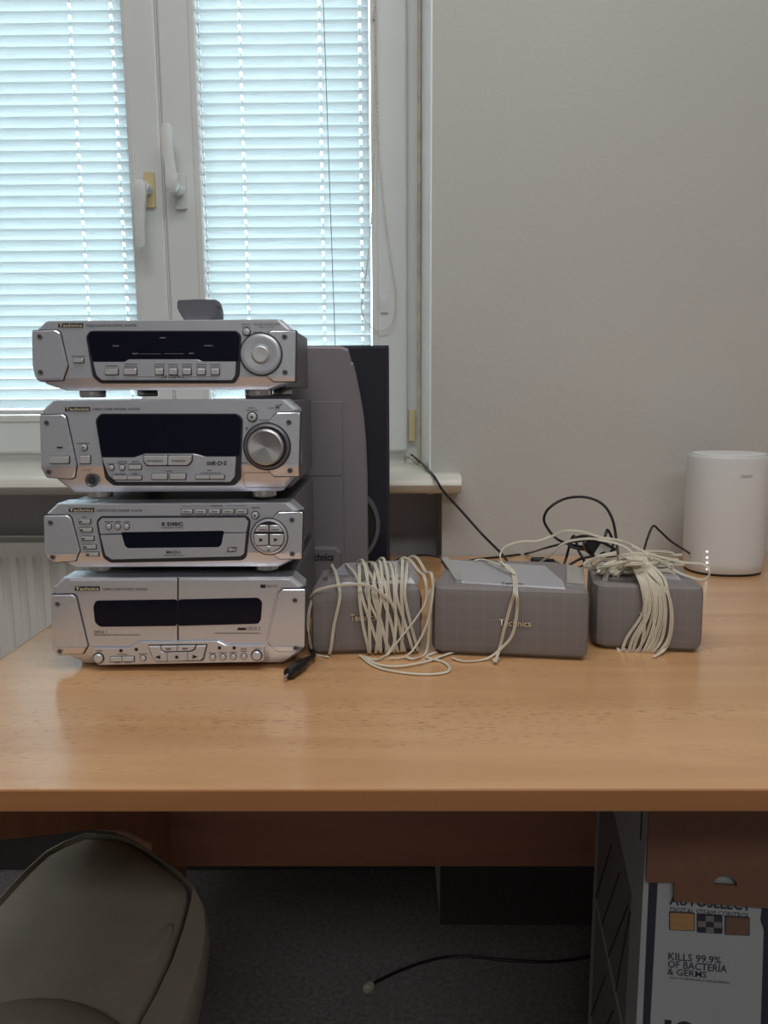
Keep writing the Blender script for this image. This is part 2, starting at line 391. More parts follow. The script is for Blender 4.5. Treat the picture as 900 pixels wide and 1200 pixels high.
# ------------------------------------------------------------------ venetian blinds
SLAT, PIT, TILT = .025, .0208, R(52)
def make_blind(x0, x1, holes, cords, label):
    t = thing('venetian_blind', label, 'blind', ((x0+x1)/2, WIN+.015, gz0), 'venetian blinds in the window sashes')
    yc = WIN+.014
    bm = bmesh.new(); w = x1-x0
    # cross-section: gentle arc; inner (room) edge high, outer edge low; two cord slots cut through
    sec = []
    for k in range(7):
        s = -1+2*k/6; a = s*SLAT/2; c = .0014*(1-s*s)
        sec.append((a*math.cos(TILT)+c*math.sin(TILT)*-1, -a*math.sin(TILT)+c*-math.cos(TILT)*-1))
    cuts = [-w/2]
    for h in holes: cuts += [h-(x0+x1)/2-.0022, h-(x0+x1)/2+.0022]
    cuts.append(w/2); grid = [[bm.verts.new((cx, y, z)) for y, z in sec] for cx in cuts]
    for i in range(len(cuts)-1):
        for k in range(6):
            if i % 2 == 1 and k in (2, 3): continue
            bm.faces.new((grid[i][k], grid[i+1][k], grid[i+1][k+1], grid[i][k+1]))
    me = bpy.data.meshes.new('slat'); bm.to_mesh(me); bm.free(); me.materials.append(MATS['slat'])
    for p in me.polygons: p.use_smooth = True
    z = gz0+.024; k = 0
    while z < gz1-.03:
        o = bpy.data.objects.new('slat', me); COL.objects.link(o); o.parent = t; o.location = (0, yc-t.location.y, z-t.location.z)
        o.rotation_euler = (0, random.uniform(-.0016, .0016), 0); z += PIT; k += 1
    mkbox('bottom_rail', (x0, yc-.011, gz0+.002), (x1, yc+.011, gz0+.012), 'pvc', t, .003)
    mkbox('head_rail', (x0, yc-.014, gz1-.028), (x1, yc+.014, gz1-.001), 'pvc', t, .002)
    for c in holes:
        bm = bmesh.new()
        tube(bm, [(c, yc-.001, gz0+.01), (c, yc-.001, gz1-.02)], .0007, 5, 0)
        for dy in (-.0095, .0095): tube(bm, [(c+.003, yc+dy, gz0+.01), (c+.003, yc+dy, gz1-.02)], .0004, 4, 0)
        obj('ladder_cord', bm, 'pvc_grey', t)
    for c in cords:
        bm = bmesh.new(); tube(bm, [(c[0], yc-.013, gz1-.02), (c[1], yc-.013, gz0+.01)], .0008, 5, 0); obj('guide_wire', bm, 'silver_dark', t)
    return t
hL = at(93, 190, WIN+.014).x; hL2 = at(140, 190, WIN+.014).x
b1 = make_blind(gl_l+.004, gl_r-.003, [gl_l+.025, hL-.22, hL, hL2], [], 'white venetian blind on the sash whose handle points down')
h1 = at(286, 190, WIN+.014).x; h2 = at(377, 190, WIN+.014).x
b2 = make_blind(gr_l+.003, gr_r-.003, [at(239, 190, WIN+.014).x, h1, h2, at(423, 190, WIN+.014).x], [(h2+.006, h2+.024)], 'white venetian blind with bead chain, on the sash whose handle points up')
# bead chain hanging from the second blind
bm = bmesh.new()
cp = [at(440, -40, WIN-.014), at(441, 60, WIN-.014), at(443, 160, WIN-.014), at(447, 215, WIN-.014), at(456, 290, WIN-.013), at(464, 345, WIN-.013), at(461, 375, WIN-.013), at(449, 387, WIN-.013),
      at(436, 384, WIN-.013), at(426, 372, WIN-.013), at(424, 352, WIN-.013), at(429, 320, WIN-.013), at(435, 260, WIN-.013), at(438, 180, WIN-.013), at(439, 60, WIN-.013), at(438, -40, WIN-.013)]
tube(bm, cp, .0009, 5, 8)
acc = 0; cc = catmull(cp, 40)
for a, b in zip(cc, cc[1:]):
    acc += (b-a).length
    if acc > .006:
        acc = 0; bmesh.ops.create_icosphere(bm, subdivisions=1, radius=.0019, matrix=Matrix.Translation(b))
obj('bead_chain', bm, 'wire', b2)
fr = Frame((0, WIN-.0045, 0), (1, 0, 0), (0, 0, 1))
prism('chain_clip', fr, rectpx(fr, 446, 347, 454.5, 367, .001), -.002, .004, 'pvc', b2, .0008)
prism('chain_clip', fr, rectpx(fr, 448.4, 352, 450, 362), .004, .006, 'pvc_grey', b2)
prism('chain_connector', Frame((0, WIN-.012, 0), (1, 0, 0), (0, 0, 1)), rectpx(fr, 437, 16, 440, 26), -.002, .003, 'silver_dark', b2)

# ------------------------------------------------------------------ radiator
rz1 = DESK+.016; ry = 1.432; rx0, rx1 = -.93, -.03
rad = thing('radiator', 'white fluted panel radiator in the niche under the window sill', 'radiator', ((rx0+rx1)/2, ry+.05, 0))
bm = bmesh.new(); secx = []; x = rx0+.02
pitch = .0315
secx.append((rx0, 0))
while x+pitch < rx1-.01:
    secx += [(x, 0), (x+.005, .0065), (x+.0135, .0065), (x+.0185, 0)]; x += pitch
secx.append((rx1, 0))
zz = [(.27, 0), (.300, 0), (.315, 1), (rz1-.040, 1), (rz1-.027, 0), (rz1-.004, 0), (rz1, -.3)]
loft(bm, [[(px_, ry+d*(f if f > 0 else 0)+(.003 if f < 0 else 0), z) for px_, d in secx] + [(rx1, ry+.014, z), (rx0, ry+.014, z)] for z, f in zz])
obj('panel', bm, 'radiator_enamel', rad, angle=30)
mkbox('rear_panel', (rx0, ry+.075, .27), (rx1, ry+.085, rz1), 'radiator_enamel', rad, .002)
for xa in (rx0, rx1-.006): mkbox('side_cover', (xa, ry+.013, .28), (xa+.006, ry+.076, rz1), 'radiator_enamel', rad, .001)
bm = bmesh.new(); x = rx0+.01
while x < rx1-.012:
    loft(bm, [[(x+.008*f, y, rz1-.002), (x+.008*f+.0032, y, rz1-.002), (x+.008*f+.0032, y, rz1-.005), (x+.008*f, y, rz1-.005)] for f, y in ((0, ry+.013), (1, ry+.077))]); x += .0085
g = obj('top_grille', bm, 'radiator_enamel', rad)
mkbox('grille_well', (rx0+.006, ry+.013, rz1-.03), (rx1-.006, ry+.076, rz1-.028), 'rubber', g)
bm = bmesh.new()
for xa in (rx0+.1, rx1-.1): box(bm, (xa-.015, ry+.085, .4), (xa+.015, 1.5545, .44))
obj('wall_bracket', bm, 'radiator_enamel', rad)
for xa in (rx0+.02, rx0+.06):
    bm = bmesh.new(); tube(bm, [(xa, ry+.045, .0005), (xa, ry+.045, .29)], .009, 8, 0); obj('pipe', bm, 'radiator_enamel', rad)

# ------------------------------------------------------------------ desk
DX0, DX1, DY0, DY1 = -.445, 1.16, .543, WY-.003
TH = .0175
desk = thing('desk', 'beech veneer office desk standing against the window wall', 'desk', ((DX0+DX1)/2, .96, 0))
top = mkbox('desktop', (DX0, DY0+.002, DESK-TH), (DX1, DY1, DESK), 'beech', desk)
mkbox('edge_band', (DX0, DY0, DESK-TH-.0002), (DX1, DY0+.0022, DESK+.0002), 'beech_edge', top, .001)
mkbox('edge_band', (DX0-.002, DY0, DESK-TH-.0002), (DX0, DY1, DESK+.0002), 'beech_edge', top, .0008)
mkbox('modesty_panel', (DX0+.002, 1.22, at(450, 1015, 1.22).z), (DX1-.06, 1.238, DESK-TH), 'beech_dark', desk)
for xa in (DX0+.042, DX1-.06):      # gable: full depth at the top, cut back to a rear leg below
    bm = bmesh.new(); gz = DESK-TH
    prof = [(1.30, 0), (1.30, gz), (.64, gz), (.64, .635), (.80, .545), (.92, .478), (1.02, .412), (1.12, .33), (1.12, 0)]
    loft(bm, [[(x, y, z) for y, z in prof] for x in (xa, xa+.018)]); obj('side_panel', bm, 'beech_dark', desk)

# ------------------------------------------------------------------ hi-fi stack
YF = .800
FR = Frame((0, YF, 0), (1, 0, 0), (0, 0, 1))
GROUP = 'stacked hi-fi units'
def px2m(n): return n*YF/FPX
def unit(name, label, l, r, t, b, crease, inset_b, feet, tilt=.50):
    my = (t+b)/2
    xl, xr = FR.m(l, my)[0], FR.m(r, my)[0]; z0, z1 = FR.m((l+r)/2, b)[1], FR.m((l+r)/2, t)[1]
    zc = FR.m((l+r)/2, crease)[1]; h = z1-z0
    e = thing(name, label, 'stereo unit', ((xl+xr)/2, YF+.12, z0-feet), GROUP)
    rows = []
    zq = z0+(zc-z0)*.55
    for z, ins, sb in ((z0, inset_b, (zc-z0)*tilt), (zq, .008, (zc-zq)*tilt), (zc, .003, 0), (z1-.0105, .002, 0), (z1-.0008, .013, 0), (z1, .0138, .0012)):
        y = YF+sb; c = .005
        rows.append([(xl+ins, YF+.034, z), (xl+ins, y+c, z), (xl+ins+c*.6, y+.0008, z), (xl+ins+c, y, z), (xr-ins-c, y, z), (xr-ins-c*.6, y+.0008, z), (xr-ins, y+c, z), (xr-ins, YF+.034, z)])
    bm = bmesh.new(); loft(bm, rows); obj('front_panel', bm, 'silver', e, angle=12)
    ch = obj('chassis', box(bmesh.new(), (xl+.014, YF+.0335, z0+.002), (xr-.014, YF+.25, z1-.002), .0015), 'chassis', e)
    for zz_ in (z0+.02, z1-.02):
        for yy in (.07, .22): mkbox('case_screw', (xr-.0142, YF+yy, zz_), (xr-.0135, YF+yy+.003, zz_+.003), 'steel', ch)
    for fx in (xl+.048, xr-.044):
        for fy in (YF+.028, YF+.215):
            bm = bmesh.new(); loft(bm, [[(fx+rr*math.cos(2*math.pi*k/20), fy+rr*math.sin(2*math.pi*k/20), zf) for k in range(20)] for rr, zf in ((.012, z0-feet), (.0135, z0-feet+.0015), (.0135, z0-.001), (.0125, z0+.0035))])
            obj('foot', bm, 'steel', e, angle=35)
    return e, (zc, tilt)
def corner_plate(e, pts, screws, bend):
    p = prism('corner_plate', FR, rnd(pxs(FR, pts), .0015, 2), -.010, .0026, 'silver', e, .0009, bend=bend)
    cxp = sum(q[0] for q in pts)/len(pts); cyp = sum(q[1] for q in pts)/len(pts)
    prism('plate_groove', FR, rnd(pxs(FR, [(x+(1.0 if x > cxp else -.2), y+(1.1 if y > cyp else -1.1)) for x, y in pts]), .0015, 2), -.009, .0005, 'bezel', p, 0, bend=bend)
    for sx, sy in screws:
        a, b = FR.m(sx, sy); o = 0 if b >= bend[0] else -(bend[0]-b)*bend[1]+.0012
        s = lathe('screw', FR, a, b, [(.0029, o+.0018), (.0029, o+.0031), (.0022, o+.0033), (.0019, o+.0029), (.0002, o+.0028)], 'silver_dark', p, 14)
        lathe('screw_slot', FR, a, b, [(.0012, o+.0020), (.0012, o+.0031), (.0002, o+.0031)], 'bezel', s, 6)
def badge(e, rect, t, trect, h=.0):
    b = prism('badge', FR, rectpx(FR, *rect), -.001, .0008, 'ink', e)
    x0, y0, x1, y1 = rect; text('badge_lettering', FR, 'Technics', (x0+.8, y0+.6, x1-.8, y1-.5), 'badge_gold', b, .001, .012)
    text('model_lettering', FR, t, trect, 'ink', e, .0004)
def btn(e, rect, h=.0025, base=0., r=.0012, name='button', m='button_silver', cap=None):
    x0, y0, x1, y1 = rect
    g = prism(name, FR, rectpx(FR, *rect, r=r), base-.001, base+h, m, e, .0006)
    prism('button_well', FR, rectpx(FR, x0-.8, y0-.6, x1+1.0, y1+1.0, r=r), base-.001, base+.0004, 'bezel', g)
    return g
def rbtn(e, cx, cy, rp, h=.003, base=0., dot=False, m='button_silver'):
    a, b = FR.m(cx, cy); r = px2m(rp)
    g = lathe('button', FR, a, b, [(r, base-.001), (r, base+h-.0008), (r*.86, base+h), (r*.5, base+h+.0003), (.0001, base+h+.0004)], m, e, 18)
    lathe('button_well', FR, a, b, [(r*1.28, base-.001), (r*1.28, base+.0005), (r*.9, base+.0005)], 'bezel', g, 18)
    if dot: lathe('button_mark', FR, a, b, [(r*.28, base+h), (r*.28, base+h+.0007), (.0001, base+h+.0007)], 'ink', g, 10)
    return g
def caption(e, x0, x1, y, base=0., hh=1.1, m='ink_faint'):
    """very small illegible print: a row of fine dashes"""
    return (x0, x1, y, base, hh)
def captions(e, items, base, m='ink_faint'):
    bm = bmesh.new(); rr = random.Random(len(items))
    for x0, x1, y, hh in items:
        x = x0
        while x < x1:
            w = min(rr.uniform(.8, 1.7), x1-x)
            ps = rectpx(FR, x, y-hh/2, x+w, y+hh/2); vs = [bm.verts.new(FR.P(a, b, base+.0004)) for a, b in ps]; bm.faces.new(vs); x += w+.55
    o = obj('fine_print', bm, m, e); o['kind'] = 'stuff'; return o

# --- unit 1: surround processor (top)
u1, bd = unit('sound_processor', 'slim silver stereo unit on top of the stack, with remote control lying on it', 39, 346, 375, 457, 442.5, .026, .0075, .62)
corner_plate(u1, [(38.5, 388), (66, 387), (71, 390), (80, 429), (74, 445.5), (46, 446.5), (42, 441), (39, 428)], [(48, 395), (49, 436.5)], bd)
corner_plate(u1, [(347, 388), (317, 388), (312, 394), (306, 410), (306, 425), (312, 440), (320, 447), (346, 447)], [(334, 395), (334.5, 436.5)], bd)
prism('display_bezel', FR, rnd(pxs(FR, [(101, 394), (106, 387.5), (278, 387.5), (283, 393), (281, 440), (275, 449.5), (118, 449.5), (109, 442)]), .003), -.004, .0012, 'bezel', u1, .0005)
prism('display_window', FR, rnd(pxs(FR, [(103.5, 395), (107, 389), (277, 389), (281, 394), (279.5, 423), (238, 423), (233, 420.5), (151, 420.5), (146.5, 423.5), (109.5, 423.5)]), .002), .0, .0018, 'display', u1)
prism('control_strip', FR, rnd(pxs(FR, [(109.8, 424.2), (147, 424.2), (151.5, 421.2), (232.5, 421.2), (238, 423.8), (277, 423.8), (276, 440), (272, 445.5), (120, 445.5), (114, 440)]), .0015), .0, .0026, 'silver', u1, .0007)
for x0, x1 in ((124.8, 139.5), (146.5, 161.3), (183.2, 192.3), (199.5, 208.7), (215.3, 224.8), (232, 241.5), (248.2, 257.6)): btn(u1, (x0, 432.2, x1, 439), .0022, .0026)
btn(u1, (86.5, 420.2, 98.2, 424.8))
text('lettering', FR, 'DSP CONTROL', (190, 440.2, 217.5, 443.4), 'ink', u1, .0029, .02)
captions(u1, [(125, 139, 429, 1.1), (147, 162, 427, 1), (147, 162, 430, 1)]+[(x-6, x+6, y, 1) for x in (188, 204, 220, 237, 253) for y in (427.2, 430)]+[(149, 189, 441.6, .5), (218, 258, 441.6, .5)], .0026, 'ink')
captions(u1, [(84, 100, 417.4, 1.2), (284, 293, 380, 1.2), (284, 293, 383, 1), (297, 306, 389.5, 1.4)], .0)
captions(u1, [(188, 195, 396, 1.4), (133, 140, 405.5, 1.2), (240, 250, 405.2, 1.2), (156, 163, 414.5, 1.2), (165, 189, 414.8, .5), (193, 216, 414.6, .5), (222, 228, 414.2, 1.2)], .0018, 'print_pale')
text('lettering', FR, 'DOLBY SURROUND', (298, 378.8, 328, 381.6), 'ink_faint', u1, .0004)
text('lettering', FR, 'PRO LOGIC', (304, 382.4, 322, 384.4), 'ink_faint', u1, .0004)
badge(u1, (68.5, 379, 97.5, 383.8), 'STEREO SOUND PROCESSOR  SH-EH760', (100.5, 380.4, 160, 383.2))
rbtn(u1, 289, 389, 4)
a, b = FR.m(306.5, 415.3); k = px2m(22.6)
d = lathe('dial', FR, a, b, [(k*1.04, -.002), (k*1.04, .003), (k, .0052), (k*.93, .0058), (k*.80, .0058), (k*.5, .0050), (k*.45, .0040)], 'silver', u1, 48)
lathe('dial_knob', FR, a, b, [(k*.44, .003), (k*.44, .0036), (k*.40, .0085), (k*.36, .0092), (k*.2, .0090), (.0001, .0088)], 'silver_light', d, 36)
lathe('dial_groove', FR, a, b, [(k*1.10, -.002), (k*1.10, .0030), (k*1.0, .0030)], 'bezel', d, 48)

# --- unit 2: tuner amplifier
u2, bd = unit('tuner_amplifier', 'tall silver stereo unit with large steel volume knob and dark display', 48, 352, 468.5, 578, 546, .022, .0075, .50)
corner_plate(u2, [(47.5, 486.5), (74.4, 485.6), (78, 488.5), (90.5, 545), (85, 560), (80, 562), (52, 559.5), (49, 549)], [(56, 495.6), (57.5, 553.2)], bd)
corner_plate(u2, [(352, 483.6), (325, 483.6), (320, 488), (312, 500), (310, 545), (314, 551), (320, 558.8), (350, 558.8)], [(339, 494.8), (340, 551.5)], bd)
btn(u2, (60.3, 534.3, 82.5, 542.3), .003, .0026, .0015, 'power_button')
prism('power_mark', FR, rectpx(FR, 68, 523.4, 74.8, 525), .002, .0031, 'ink', u2)
rbtn(u2, 98.7, 524.2, 3.6, dot=True); btn(u2, (94.4, 533.8, 106, 543))
captions(u2, [(90, 105, 519.4, 1.2), (96, 104, 537, 1), (96, 104, 539.6, 1), (60, 1, 1, 1)], .0)
a, b = FR.m(105.8, 563.6); k = px2m(8); o_ = -(bd[0]-b)*bd[1]+.0030
j = lathe('headphone_jack', FR, a, b, [(k, o_-.004), (k, o_+.0010), (k*.82, o_+.0012), (k*.62, o_-.0006), (k*.45, o_-.0006)], 'silver_dark', u2, 26)
lathe('jack_hole', FR, a, b, [(k*.42, o_-.002), (k*.42, o_+.0006), (k*.26, o_+.0006), (k*.24, o_-.002)], 'rubber', j, 18)
prism('display_bezel', FR, rnd(pxs(FR, [(112, 492), (118, 484.5), (279, 484.5), (285, 491), (282, 562), (275, 569), (133, 569), (123.5, 561)]), .003), -.012, .0012, 'bezel', u2, .0005)
prism('display_window', FR, rnd(pxs(FR, [(114.3, 493), (119, 486), (277.5, 486), (283, 492), (281, 534), (242, 534), (229, 530.5), (170, 530.5), (158, 535), (119.8, 535)]), .002), .0, .0018, 'display', u2)
prism('control_strip', FR, rnd(pxs(FR, [(120, 536), (158, 536), (170.5, 531.6), (228.5, 531.6), (241.5, 535), (277, 535), (275.5, 558), (270, 564.5), (137, 564.5), (128, 557)]), .0015), .0, .0026, 'silver', u2, .0007)
for rx_ in (131.7, 144.2): rbtn(u2, rx_, 547.8, 3.1, .0022, .0026)
for q in ((152.2, 544.9, 166.5, 549.4), (133.8, 557.2, 150, 561.3), (150.8, 557.2, 166.8, 561.3), (179.2, 554.8, 197.2, 561), (200.2, 554.8, 218.4, 561), (230.3, 556.4, 246.4, 560.6), (247, 556.4, 263.4, 560.6)): btn(u2, q, .0022, .0026, .0008)
for ps in ([(169.8, 533.5), (197.4, 533.5), (197.4, 544.6), (174, 544.6), (170, 540)], [(198.4, 533.5), (225.8, 533.5), (225.4, 540), (221, 544.6), (198.4, 544.6)]):
    g = prism('button', FR, rnd(pxs(FR, ps), .0012), .002, .0052, 'button_silver', u2, .0008)
prism('button_well', FR, rnd(pxs(FR, [(168.6, 532.6), (227, 532.6), (226.6, 541), (221.6, 546), (173, 546), (168.8, 541)]), .001), .001, .0030, 'bezel', u2)
text('lettering', FR, 'R·D·S', (249, 540, 266.5, 545.2), 'ink', u2, .0029, .03, .2)
text('lettering', FR, 'EON', (243, 540.6, 249.5, 545), 'ink', u2, .0029, .04, .2)
text('lettering', FR, 'TUNING', (194, 550.8, 202.5, 552.8), 'ink', u2, .0029)
captions(u2, [(127, 136, 543.4, 1), (139, 150, 540.6, 1), (139, 150, 543, 1), (156, 163, 540.6, 1), (152, 167, 543, 1), (135, 149, 555, 1), (156, 162, 555, 1), (244, 249, 551, 1.2), (236, 259, 554, 1)], .0026, 'ink')
captions(u2, [(174, 193, 539.6, 1.6), (203, 219, 539.6, 1.6)], .0052)
badge(u2, (76.5, 477, 105.5, 481.8), 'STEREO TUNER AMPLIFIER  SA-EH760', (108.5, 478.2, 164, 481))
a, b = FR.m(313.4, 523); k = px2m(26.8)
d = lathe('volume_ring', FR, a, b, [(k, -.004), (k, .003), (k*.97, .0055), (k*.90, .0062), (k*.84, .0048), (k*.80, .003)], 'silver_dark', u2, 56)
lathe('ring_groove', FR, a, b, [(k*1.05, -.004), (k*1.05, .0030), (k*.98, .0030)], 'bezel', d, 56)
kn = lathe('volume_knob', FR, a, b, [(k*.79, .002), (k*.79, .013), (k*.755, .0158), (k*.70, .0163), (k*.3, .0150), (.0001, .0143)], 'spun_steel', u2, 56, 25)
kc = FR.P(a, b, 0); kn.data.transform(Matrix.Translation(-kc)); kn.location = kc
rbtn(u2, 295.7, 488.6, 5, dot=True)
text('lettering', FR, 'VOLUME', (304, 491.4, 314.5, 493.8), 'ink', u2, .0004)
text('lettering', FR, 'H', (322.6, 474, 328, 480.2), 'ink', u2, .0004, .03, .3)
text('lettering', FR, '+', (328.2, 473, 330.6, 475.6), 'ink', u2, .0004, .03)
text('lettering', FR, 'class', (315, 476.4, 321.6, 479.2), 'ink_faint', u2, .0004)
text('lettering', FR, 'PHONES', (97, 550.4, 106.5, 552.2), 'ink_faint', u2, -.0002)
captions(u2, [(291, 299, 478, 1.2), (289, 302, 481, 1.2), (288, 290.5, 502, 3), (283, 290, 542.6, 1.4)], .0)
zg = FR.m(312, 554)[1]
def outline(e, ps, w, m, bend):
    q = pxs(FR, ps); bm = bmesh.new()
    tube(bm, [FR.P(a, b, .0002-(bend[0]-b)*bend[1]) for a, b in rnd(q, .004)], w, 4, 0, closed=True); return obj('cover_seam', bm, m, e)
outline(u2, [(284, 554.5), (340, 554.5), (340, 573), (284, 573)], .0003, 'silver_dark', bd)

# --- unit 3: disc changer
u3, bd = unit('disc_changer', 'silver compact disc changer with round playback pad, third unit of the stack', 53, 355, 590, 666, 648, .024, .0075)
corner_plate(u3, [(52.2, 604), (80, 603.6), (84, 607), (94, 644.5), (87, 658), (62, 660), (55.5, 655), (53, 645)], [(60.6, 612.4), (62.6, 652.8)], bd)
corner_plate(u3, [(355, 599.8), (327, 599.8), (322, 604), (316, 615), (316, 642), (320, 650), (326.5, 655.5), (353.5, 655.5)], [(342.6, 609), (343, 648.4)], bd)
for q in ((92.8, 608.4, 106, 613.2), (94.4, 618.4, 108, 622.8), (96.2, 628.4, 110, 632.8), (98.4, 638.4, 112.6, 642.6), (101.6, 647.2, 115.6, 651.2)):
    g = btn(u3, q, .0024, 0, .0008); x0, y0, x1, y1 = q
    prism('button_mark', FR, rectpx(FR, x0+.6, (y0+y1)/2-.6, x0+4, (y0+y1)/2+1), .002, .0026, 'ink', g)
for x0 in (212.7, 229, 245.2, 261, 276.8):
    btn(u3, (x0, 596.8, x0+13, 601.6), .0024, 0, .0012); captions(u3, [(x0+3, x0+10, 599.2, 1.4)], .0024)
captions(u3, [(214, 245, 593.2, .6), (247, 261, 593, 1.5), (264, 289, 592.8, .6), (295, 305, 595, 1.4), (96, 102, 605.6, 1.2)], .0, 'ink_faint')
prism('tray_bezel', FR, rnd(pxs(FR, [(113, 611), (118, 604.6), (289, 603.8), (294, 609), (289, 653), (284, 656.5), (130, 659.5), (121, 653.5)]), .003), -.006, .0012, 'bezel', u3, .0005)
prism('tray_flap', FR, rnd(pxs(FR, [(116, 612), (120, 607), (287.5, 606.3), (291.3, 611), (289, 623.2), (263.4, 623.2), (263, 621.4), (143, 623.2), (142.6, 624.6), (118.2, 625.2)]), .001), .0, .0026, 'silver', u3, .0006)
prism('disc_tray', FR, rnd(pxs(FR, [(118.4, 626.4), (143, 626), (146.6, 639), (150, 642), (258, 640.8), (261.4, 637), (263.6, 624.4), (288.8, 624.2), (286.4, 648), (282, 651.4), (131.5, 655), (124.4, 650)]), .001), .0, .0030, 'silver', u3, .0007)
prism('tray_slot', FR, rnd(pxs(FR, [(143.2, 624), (263, 622), (261, 636.5), (257.6, 640.4), (150.4, 641.6), (146.6, 638)]), .001), .0, .0020, 'display', u3)
for rx_ in (128.6, 139, 149.4): rbtn(u3, rx_, 616.4, 3.1, .002, .0026)
text('lettering', FR, '5 DISC', (190, 611.6, 215.4, 615.6), 'ink', u3, .0029, .05)
text('lettering', FR, 'CHANGER SYSTEM', (190, 616.8, 215.4, 618.8), 'ink', u3, .0029)
text('lettering', FR, 'MASH', (196, 644.6, 212, 648.2), 'ink', u3, .0033, .01)
captions(u3, [(193, 216, 650, .8)], .0030, 'ink'); captions(u3, [(124, 134, 611, 1), (136, 143, 611, 1), (147, 153, 611, 1)], .0026, 'ink')
prism('disc_emblem', FR, rnd(pxs(FR, [(266.4, 646.6), (268, 640.6), (278.4, 640), (277.4, 646.2)]), .0008), .002, .0032, 'ink_faint', u3)
text('lettering', FR, 'disc', (268.2, 641, 276.8, 645), 'silver_light', u3, .0034, .06)
rbtn(u3, 299.2, 603.6, 4, dot=True)
badge(u3, (81, 595.2, 110.5, 599.8), 'COMPACT DISC CHANGER  SL-EH760', (113.5, 596.9, 167, 599.7))
a, b = FR.m(316, 628.2); k = px2m(21.6)
d = lathe('control_ring', FR, a, b, [(k, -.004), (k, .0030), (k*.97, .0046), (k*.88, .0050), (k*.83, .0032), (.0001, .0030)], 'silver', u3, 48)
lathe('ring_groove', FR, a, b, [(k*1.05, -.004), (k*1.05, .0030), (k*.98, .0030)], 'bezel', d, 48)
def arcband(y0, y1, x0=None, x1=None, rr=17.2):
    """piece of a disc of radius rr px between two heights / two sides, around the ring centre"""
    cx, cy = 316, 628.2; pts = []
    for k_ in range(72):
        t = 2*math.pi*k_/72; x, y = cx+rr*math.cos(t), cy+rr*math.sin(t)
        x = min(max(x, x0 if x0 is not None else -1e9), x1 if x1 is not None else 1e9); y = min(max(y, y0), y1)
        w = math.sqrt(max(rr*rr-(y-cy)**2, 0)); x = min(max(x, cx-w), cx+w)
        if not pts or (abs(pts[-1][0]-x)+abs(pts[-1][1]-y)) > .25: pts.append((x, y))
    if abs(pts[0][0]-pts[-1][0])+abs(pts[0][1]-pts[-1][1]) < .25: pts.pop()
    return pts[::-1]
lathe('pad_well', FR, a, b, [(px2m(18), .003), (px2m(18), .0036), (.0001, .0036)], 'bezel', u3, 40)
for q in ((614.5, 622, None, 315.2), (614.5, 622, 316.8, None), (625, 637.6, None, 315), (625, 637.6, 317, None), (638.8, 646, None, None)):
    ps = arcband(*q); prism('pad_button', FR, pxs(FR, ps), .003, .0056, 'button_silver', u3, .0005)
prism('stop_mark', FR, rectpx(FR, 304.8, 630, 308.2, 633.2), .005, .0059, 'ink', u3)
prism('play_mark', FR, pxs(FR, [(322, 633.6), (327, 631.4), (322, 629.2)]), .005, .0059, 'ink', u3)
for dx in (-1.2, .8): prism('pause_mark', FR, rectpx(FR, 316+dx-.5, 642.3, 316+dx+.5, 645), .005, .0059, 'ink', u3)
captions(u3, [(305, 313.6, 619.6, 1.2), (318.4, 327, 619.6, 1.2)], .0056, 'ink')

# --- unit 4: cassette deck
u4, bd = unit('cassette_deck', 'silver twin cassette deck at the bottom of the stack, standing on the desk', 61.5, 358, 677, 780.5, 757.5, .024, .0028)
corner_plate(u4, [(60.8, 696.8), (86, 696.4), (89.6, 699.6), (103.4, 756), (96.6, 766.6), (66, 768.6), (62.5, 764), (61, 752)], [(68.7, 707.3), (70.6, 763)], bd)
corner_plate(u4, [(358, 690), (331, 690), (327, 694.6), (314, 751.5), (319, 758), (325, 764), (352, 764.4), (357, 757)], [(346, 702.8), (347, 758.6)], bd)
d1 = prism('cassette_door', FR, rnd(pxs(FR, [(82, 679.5), (207.8, 679), (207.8, 749.6), (163.6, 750.2), (152, 757), (105.6, 757), (91.6, 698), (88, 694.2), (72, 694.2)]), .0006, 2), -.002, .0012, 'silver', u4, .0005)
d2 = prism('cassette_door', FR, rnd(pxs(FR, [(209.6, 679), (338, 678.6), (347, 687.4), (330, 687.8), (325, 693), (312.4, 750), (309, 754), (266.6, 754), (256.4, 748.8), (209.6, 749.4)]), .0006, 2), -.002, .0012, 'silver', u4, .0005)
prism('door_gap', FR, rectpx(FR, 207.6, 677.4, 209.8, 750), -.001, .0006, 'ink', u4)
prism('cassette_window', FR, rnd(pxs(FR, [(110, 710), (113, 703.4), (207.9, 702), (207.9, 733), (118, 734), (112, 729)]), .003), .0, .0018, 'display', d1)
prism('cassette_window', FR, rnd(pxs(FR, [(209.5, 702), (303, 700), (307.6, 705), (306, 726), (303, 730.4), (209.5, 733)]), .003), .0, .0018, 'display', d2)
prism('control_strip', FR, rnd(pxs(FR, [(109, 758.4), (152.4, 758.4), (164.2, 751.6), (256, 750.2), (266.4, 755.4), (311, 755.4), (310.4, 771.6), (306, 774), (117, 777.8), (112, 775)]), .0012), -.012, .0040, 'silver', u4, .0008)
B4 = .0040
prism('transport_well', FR, rnd(pxs(FR, [(175, 754), (244.6, 753.2), (240, 771.6), (237, 773), (184, 774), (178, 765)]), .0015), .002, B4+.0004, 'bezel', u4)
